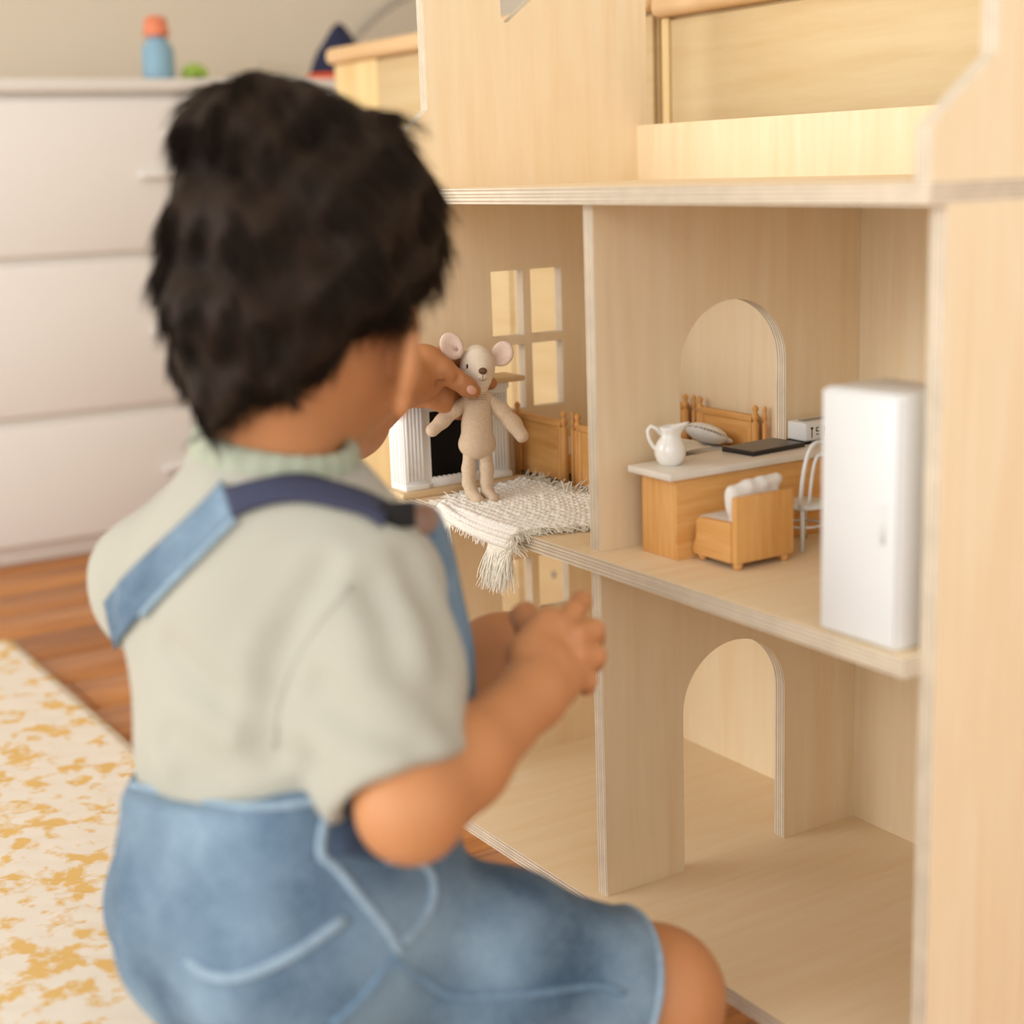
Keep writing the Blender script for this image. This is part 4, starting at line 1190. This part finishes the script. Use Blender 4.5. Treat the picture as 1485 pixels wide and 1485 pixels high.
seam('back_pocket_edge', [(275, 1393), (300, 1412), (340, 1418), (390, 1402), (440, 1375), (500, 1332)], bv_ov, denim_light, overalls, 0.0030)
seam('leg_seam', [(565, 1390), (620, 1425), (660, 1445), (760, 1442), (860, 1430), (905, 1440)], bv_ov, denim_mid, overalls, 0.0020)
seam('leg_seam', [(480, 1485), (520, 1450), (560, 1400)], bv_ov, denim_mid, overalls, 0.0020)
hem = []
t_ = np.cross(axk, ZU); t_ /= np.linalg.norm(t_); t2 = np.cross(axk, t_)
for i in range(33):
    a = 2 * math.pi * i / 32
    hem.append(hemR - axk * 0.004 + (t_ * math.cos(a) + t2 * math.sin(a)) * 0.0525)
MB().tube(hem, 0.0032, 8, cap=False).build('hem_roll', denim_light, overalls)

# ---- hair
hs_ = SDF()
hs_.ell(Hd(0, -0.004, 0.010), (0.0720, 0.0860, 0.084), HR, 0.02)
hs_.ell(Hd(0.004, -0.045, -0.040), (0.055, 0.042, 0.055), HR, 0.03)
hs_.cap(Hd(0, -0.050, -0.050), Hd(-0.008, -0.052, -0.112), 0.040, 0.022, 0.02)
hs_.ell(Hd(-0.010, -0.030, 0.070), (0.048, 0.050, 0.024), HR, 0.03)             # tousled crown
hs_.ell(Hd(0.052, 0.0, 0.015), (0.024, 0.050, 0.050), HR, 0.03)
hn = -(hu * 0.72 - hf * 0.69)
hs_.plane(Hd(0, 0.012, -0.036), hn, 0.006, 'i')
def hair_post(P, d):
    q = (P - C)
    return d + folds(q, 0.0022, [(V((120, 60, 40)), 0.4, 1), (V((-60, 130, 70)), 1.9, .9), (V((50, -70, 150)), 0.2, .9), (V((210, 160, -120)), 1.0, .5)])
hs_.post = hair_post
hair = hs_.mesh('hair', 0.0028, hair_m, person)
# strands combed out from the crown whorl
me = hair.data
b0 = V(base_of(hair))
vc = np.zeros(len(me.vertices) * 3); me.vertices.foreach_get('co', vc); vc = vc.reshape(-1, 3) + b0
vn = np.zeros(len(me.vertices) * 3); me.vertices.foreach_get('normal', vn); vn = vn.reshape(-1, 3)
rs = np.random.RandomState(5)
crown = Hd(-0.010, -0.045, 0.095)
okv = np.where((vn @ hn) < 0.75)[0]
NSTR = 22000
idx = rs.choice(okv, NSTR)
hp0 = vc[idx] + rs.normal(0, 0.001, (NSTR, 3)); hn0 = vn[idx]
away = hp0 - crown; away -= hn0 * (away * hn0).sum(1)[:, None]; away /= np.linalg.norm(away, axis=1)[:, None] + 1e-6
swirl = np.cross(hn0, away)
q = hp0 - C
cl = np.sin(q @ V((75, 40, 30)) + 1.0) + np.sin(q @ V((-45, 80, 55)) + 0.4) + 0.7 * np.sin(q @ V((120, -90, 100)))
cl2 = np.sin(q @ V((-90, 35, 80)) + 2.0) + np.sin(q @ V((60, 110, -70)))
dirs = away + swirl * (0.30 + 0.42 * cl)[:, None] + hn0 * (0.10 + 0.07 * cl2)[:, None] + rs.normal(0, 0.07, (NSTR, 3))
dirs /= np.linalg.norm(dirs, axis=1)[:, None]
height = (hp0 - C) @ hu
Ls = np.clip(0.030 + 0.09 * (height + 0.03), 0.008, 0.034) * rs.uniform(0.7, 1.25, NSTR)
rad = rs.uniform(0.0003, 0.0007, NSTR)
NSEG = 4
P_ = hp0 - hn0 * 0.003; rows = []
side = np.cross(dirs, hn0); side /= np.linalg.norm(side, axis=1)[:, None] + 1e-9
nrm = hn0.copy()
for k in range(NSEG + 1):
    f = rad * (1 - 0.85 * k / NSEG)
    ring3 = [P_ + side * f[:, None], P_ - side * (0.5 * f)[:, None] + nrm * (0.87 * f)[:, None], P_ - side * (0.5 * f)[:, None] - nrm * (0.87 * f)[:, None]]
    rows.append(np.stack(ring3, 1))
    dirs = dirs - ZU * 0.06 - hn0 * 0.11 + side * (0.10 * cl)[:, None]
    dirs /= np.linalg.norm(dirs, axis=1)[:, None]
    P_ = P_ + dirs * (Ls / NSEG)[:, None]
Vv = np.stack(rows, 1).reshape(-1, 3) - V(base_of(hair))
base = (np.arange(NSTR) * (NSEG + 1) * 3)[:, None]
fl_ = []
for k in range(NSEG):
    for j in range(3):
        a = k * 3 + j; b2_ = k * 3 + (j + 1) % 3
        fl_.append(np.array([a, b2_, b2_ + 3, a + 3]))
F_ = (base[:, None, :] + np.array(fl_)[None]).reshape(-1, 4)
me2 = bpy.data.meshes.new('hair_strands')
me2.vertices.add(len(Vv)); me2.vertices.foreach_set('co', Vv.astype(np.float32).ravel())
me2.loops.add(F_.size); me2.loops.foreach_set('vertex_index', F_.astype(np.int32).ravel())
me2.polygons.add(len(F_)); me2.polygons.foreach_set('loop_start', np.arange(0, F_.size, 4, dtype=np.int32))
me2.polygons.foreach_set('use_smooth', np.ones(len(F_), bool))
me2.update(calc_edges=True); me2.materials.append(hair_m)
ho = bpy.data.objects.new('hair_strands', me2); COL.objects.link(ho); ho.parent = hair; ho['kind'] = 'stuff'
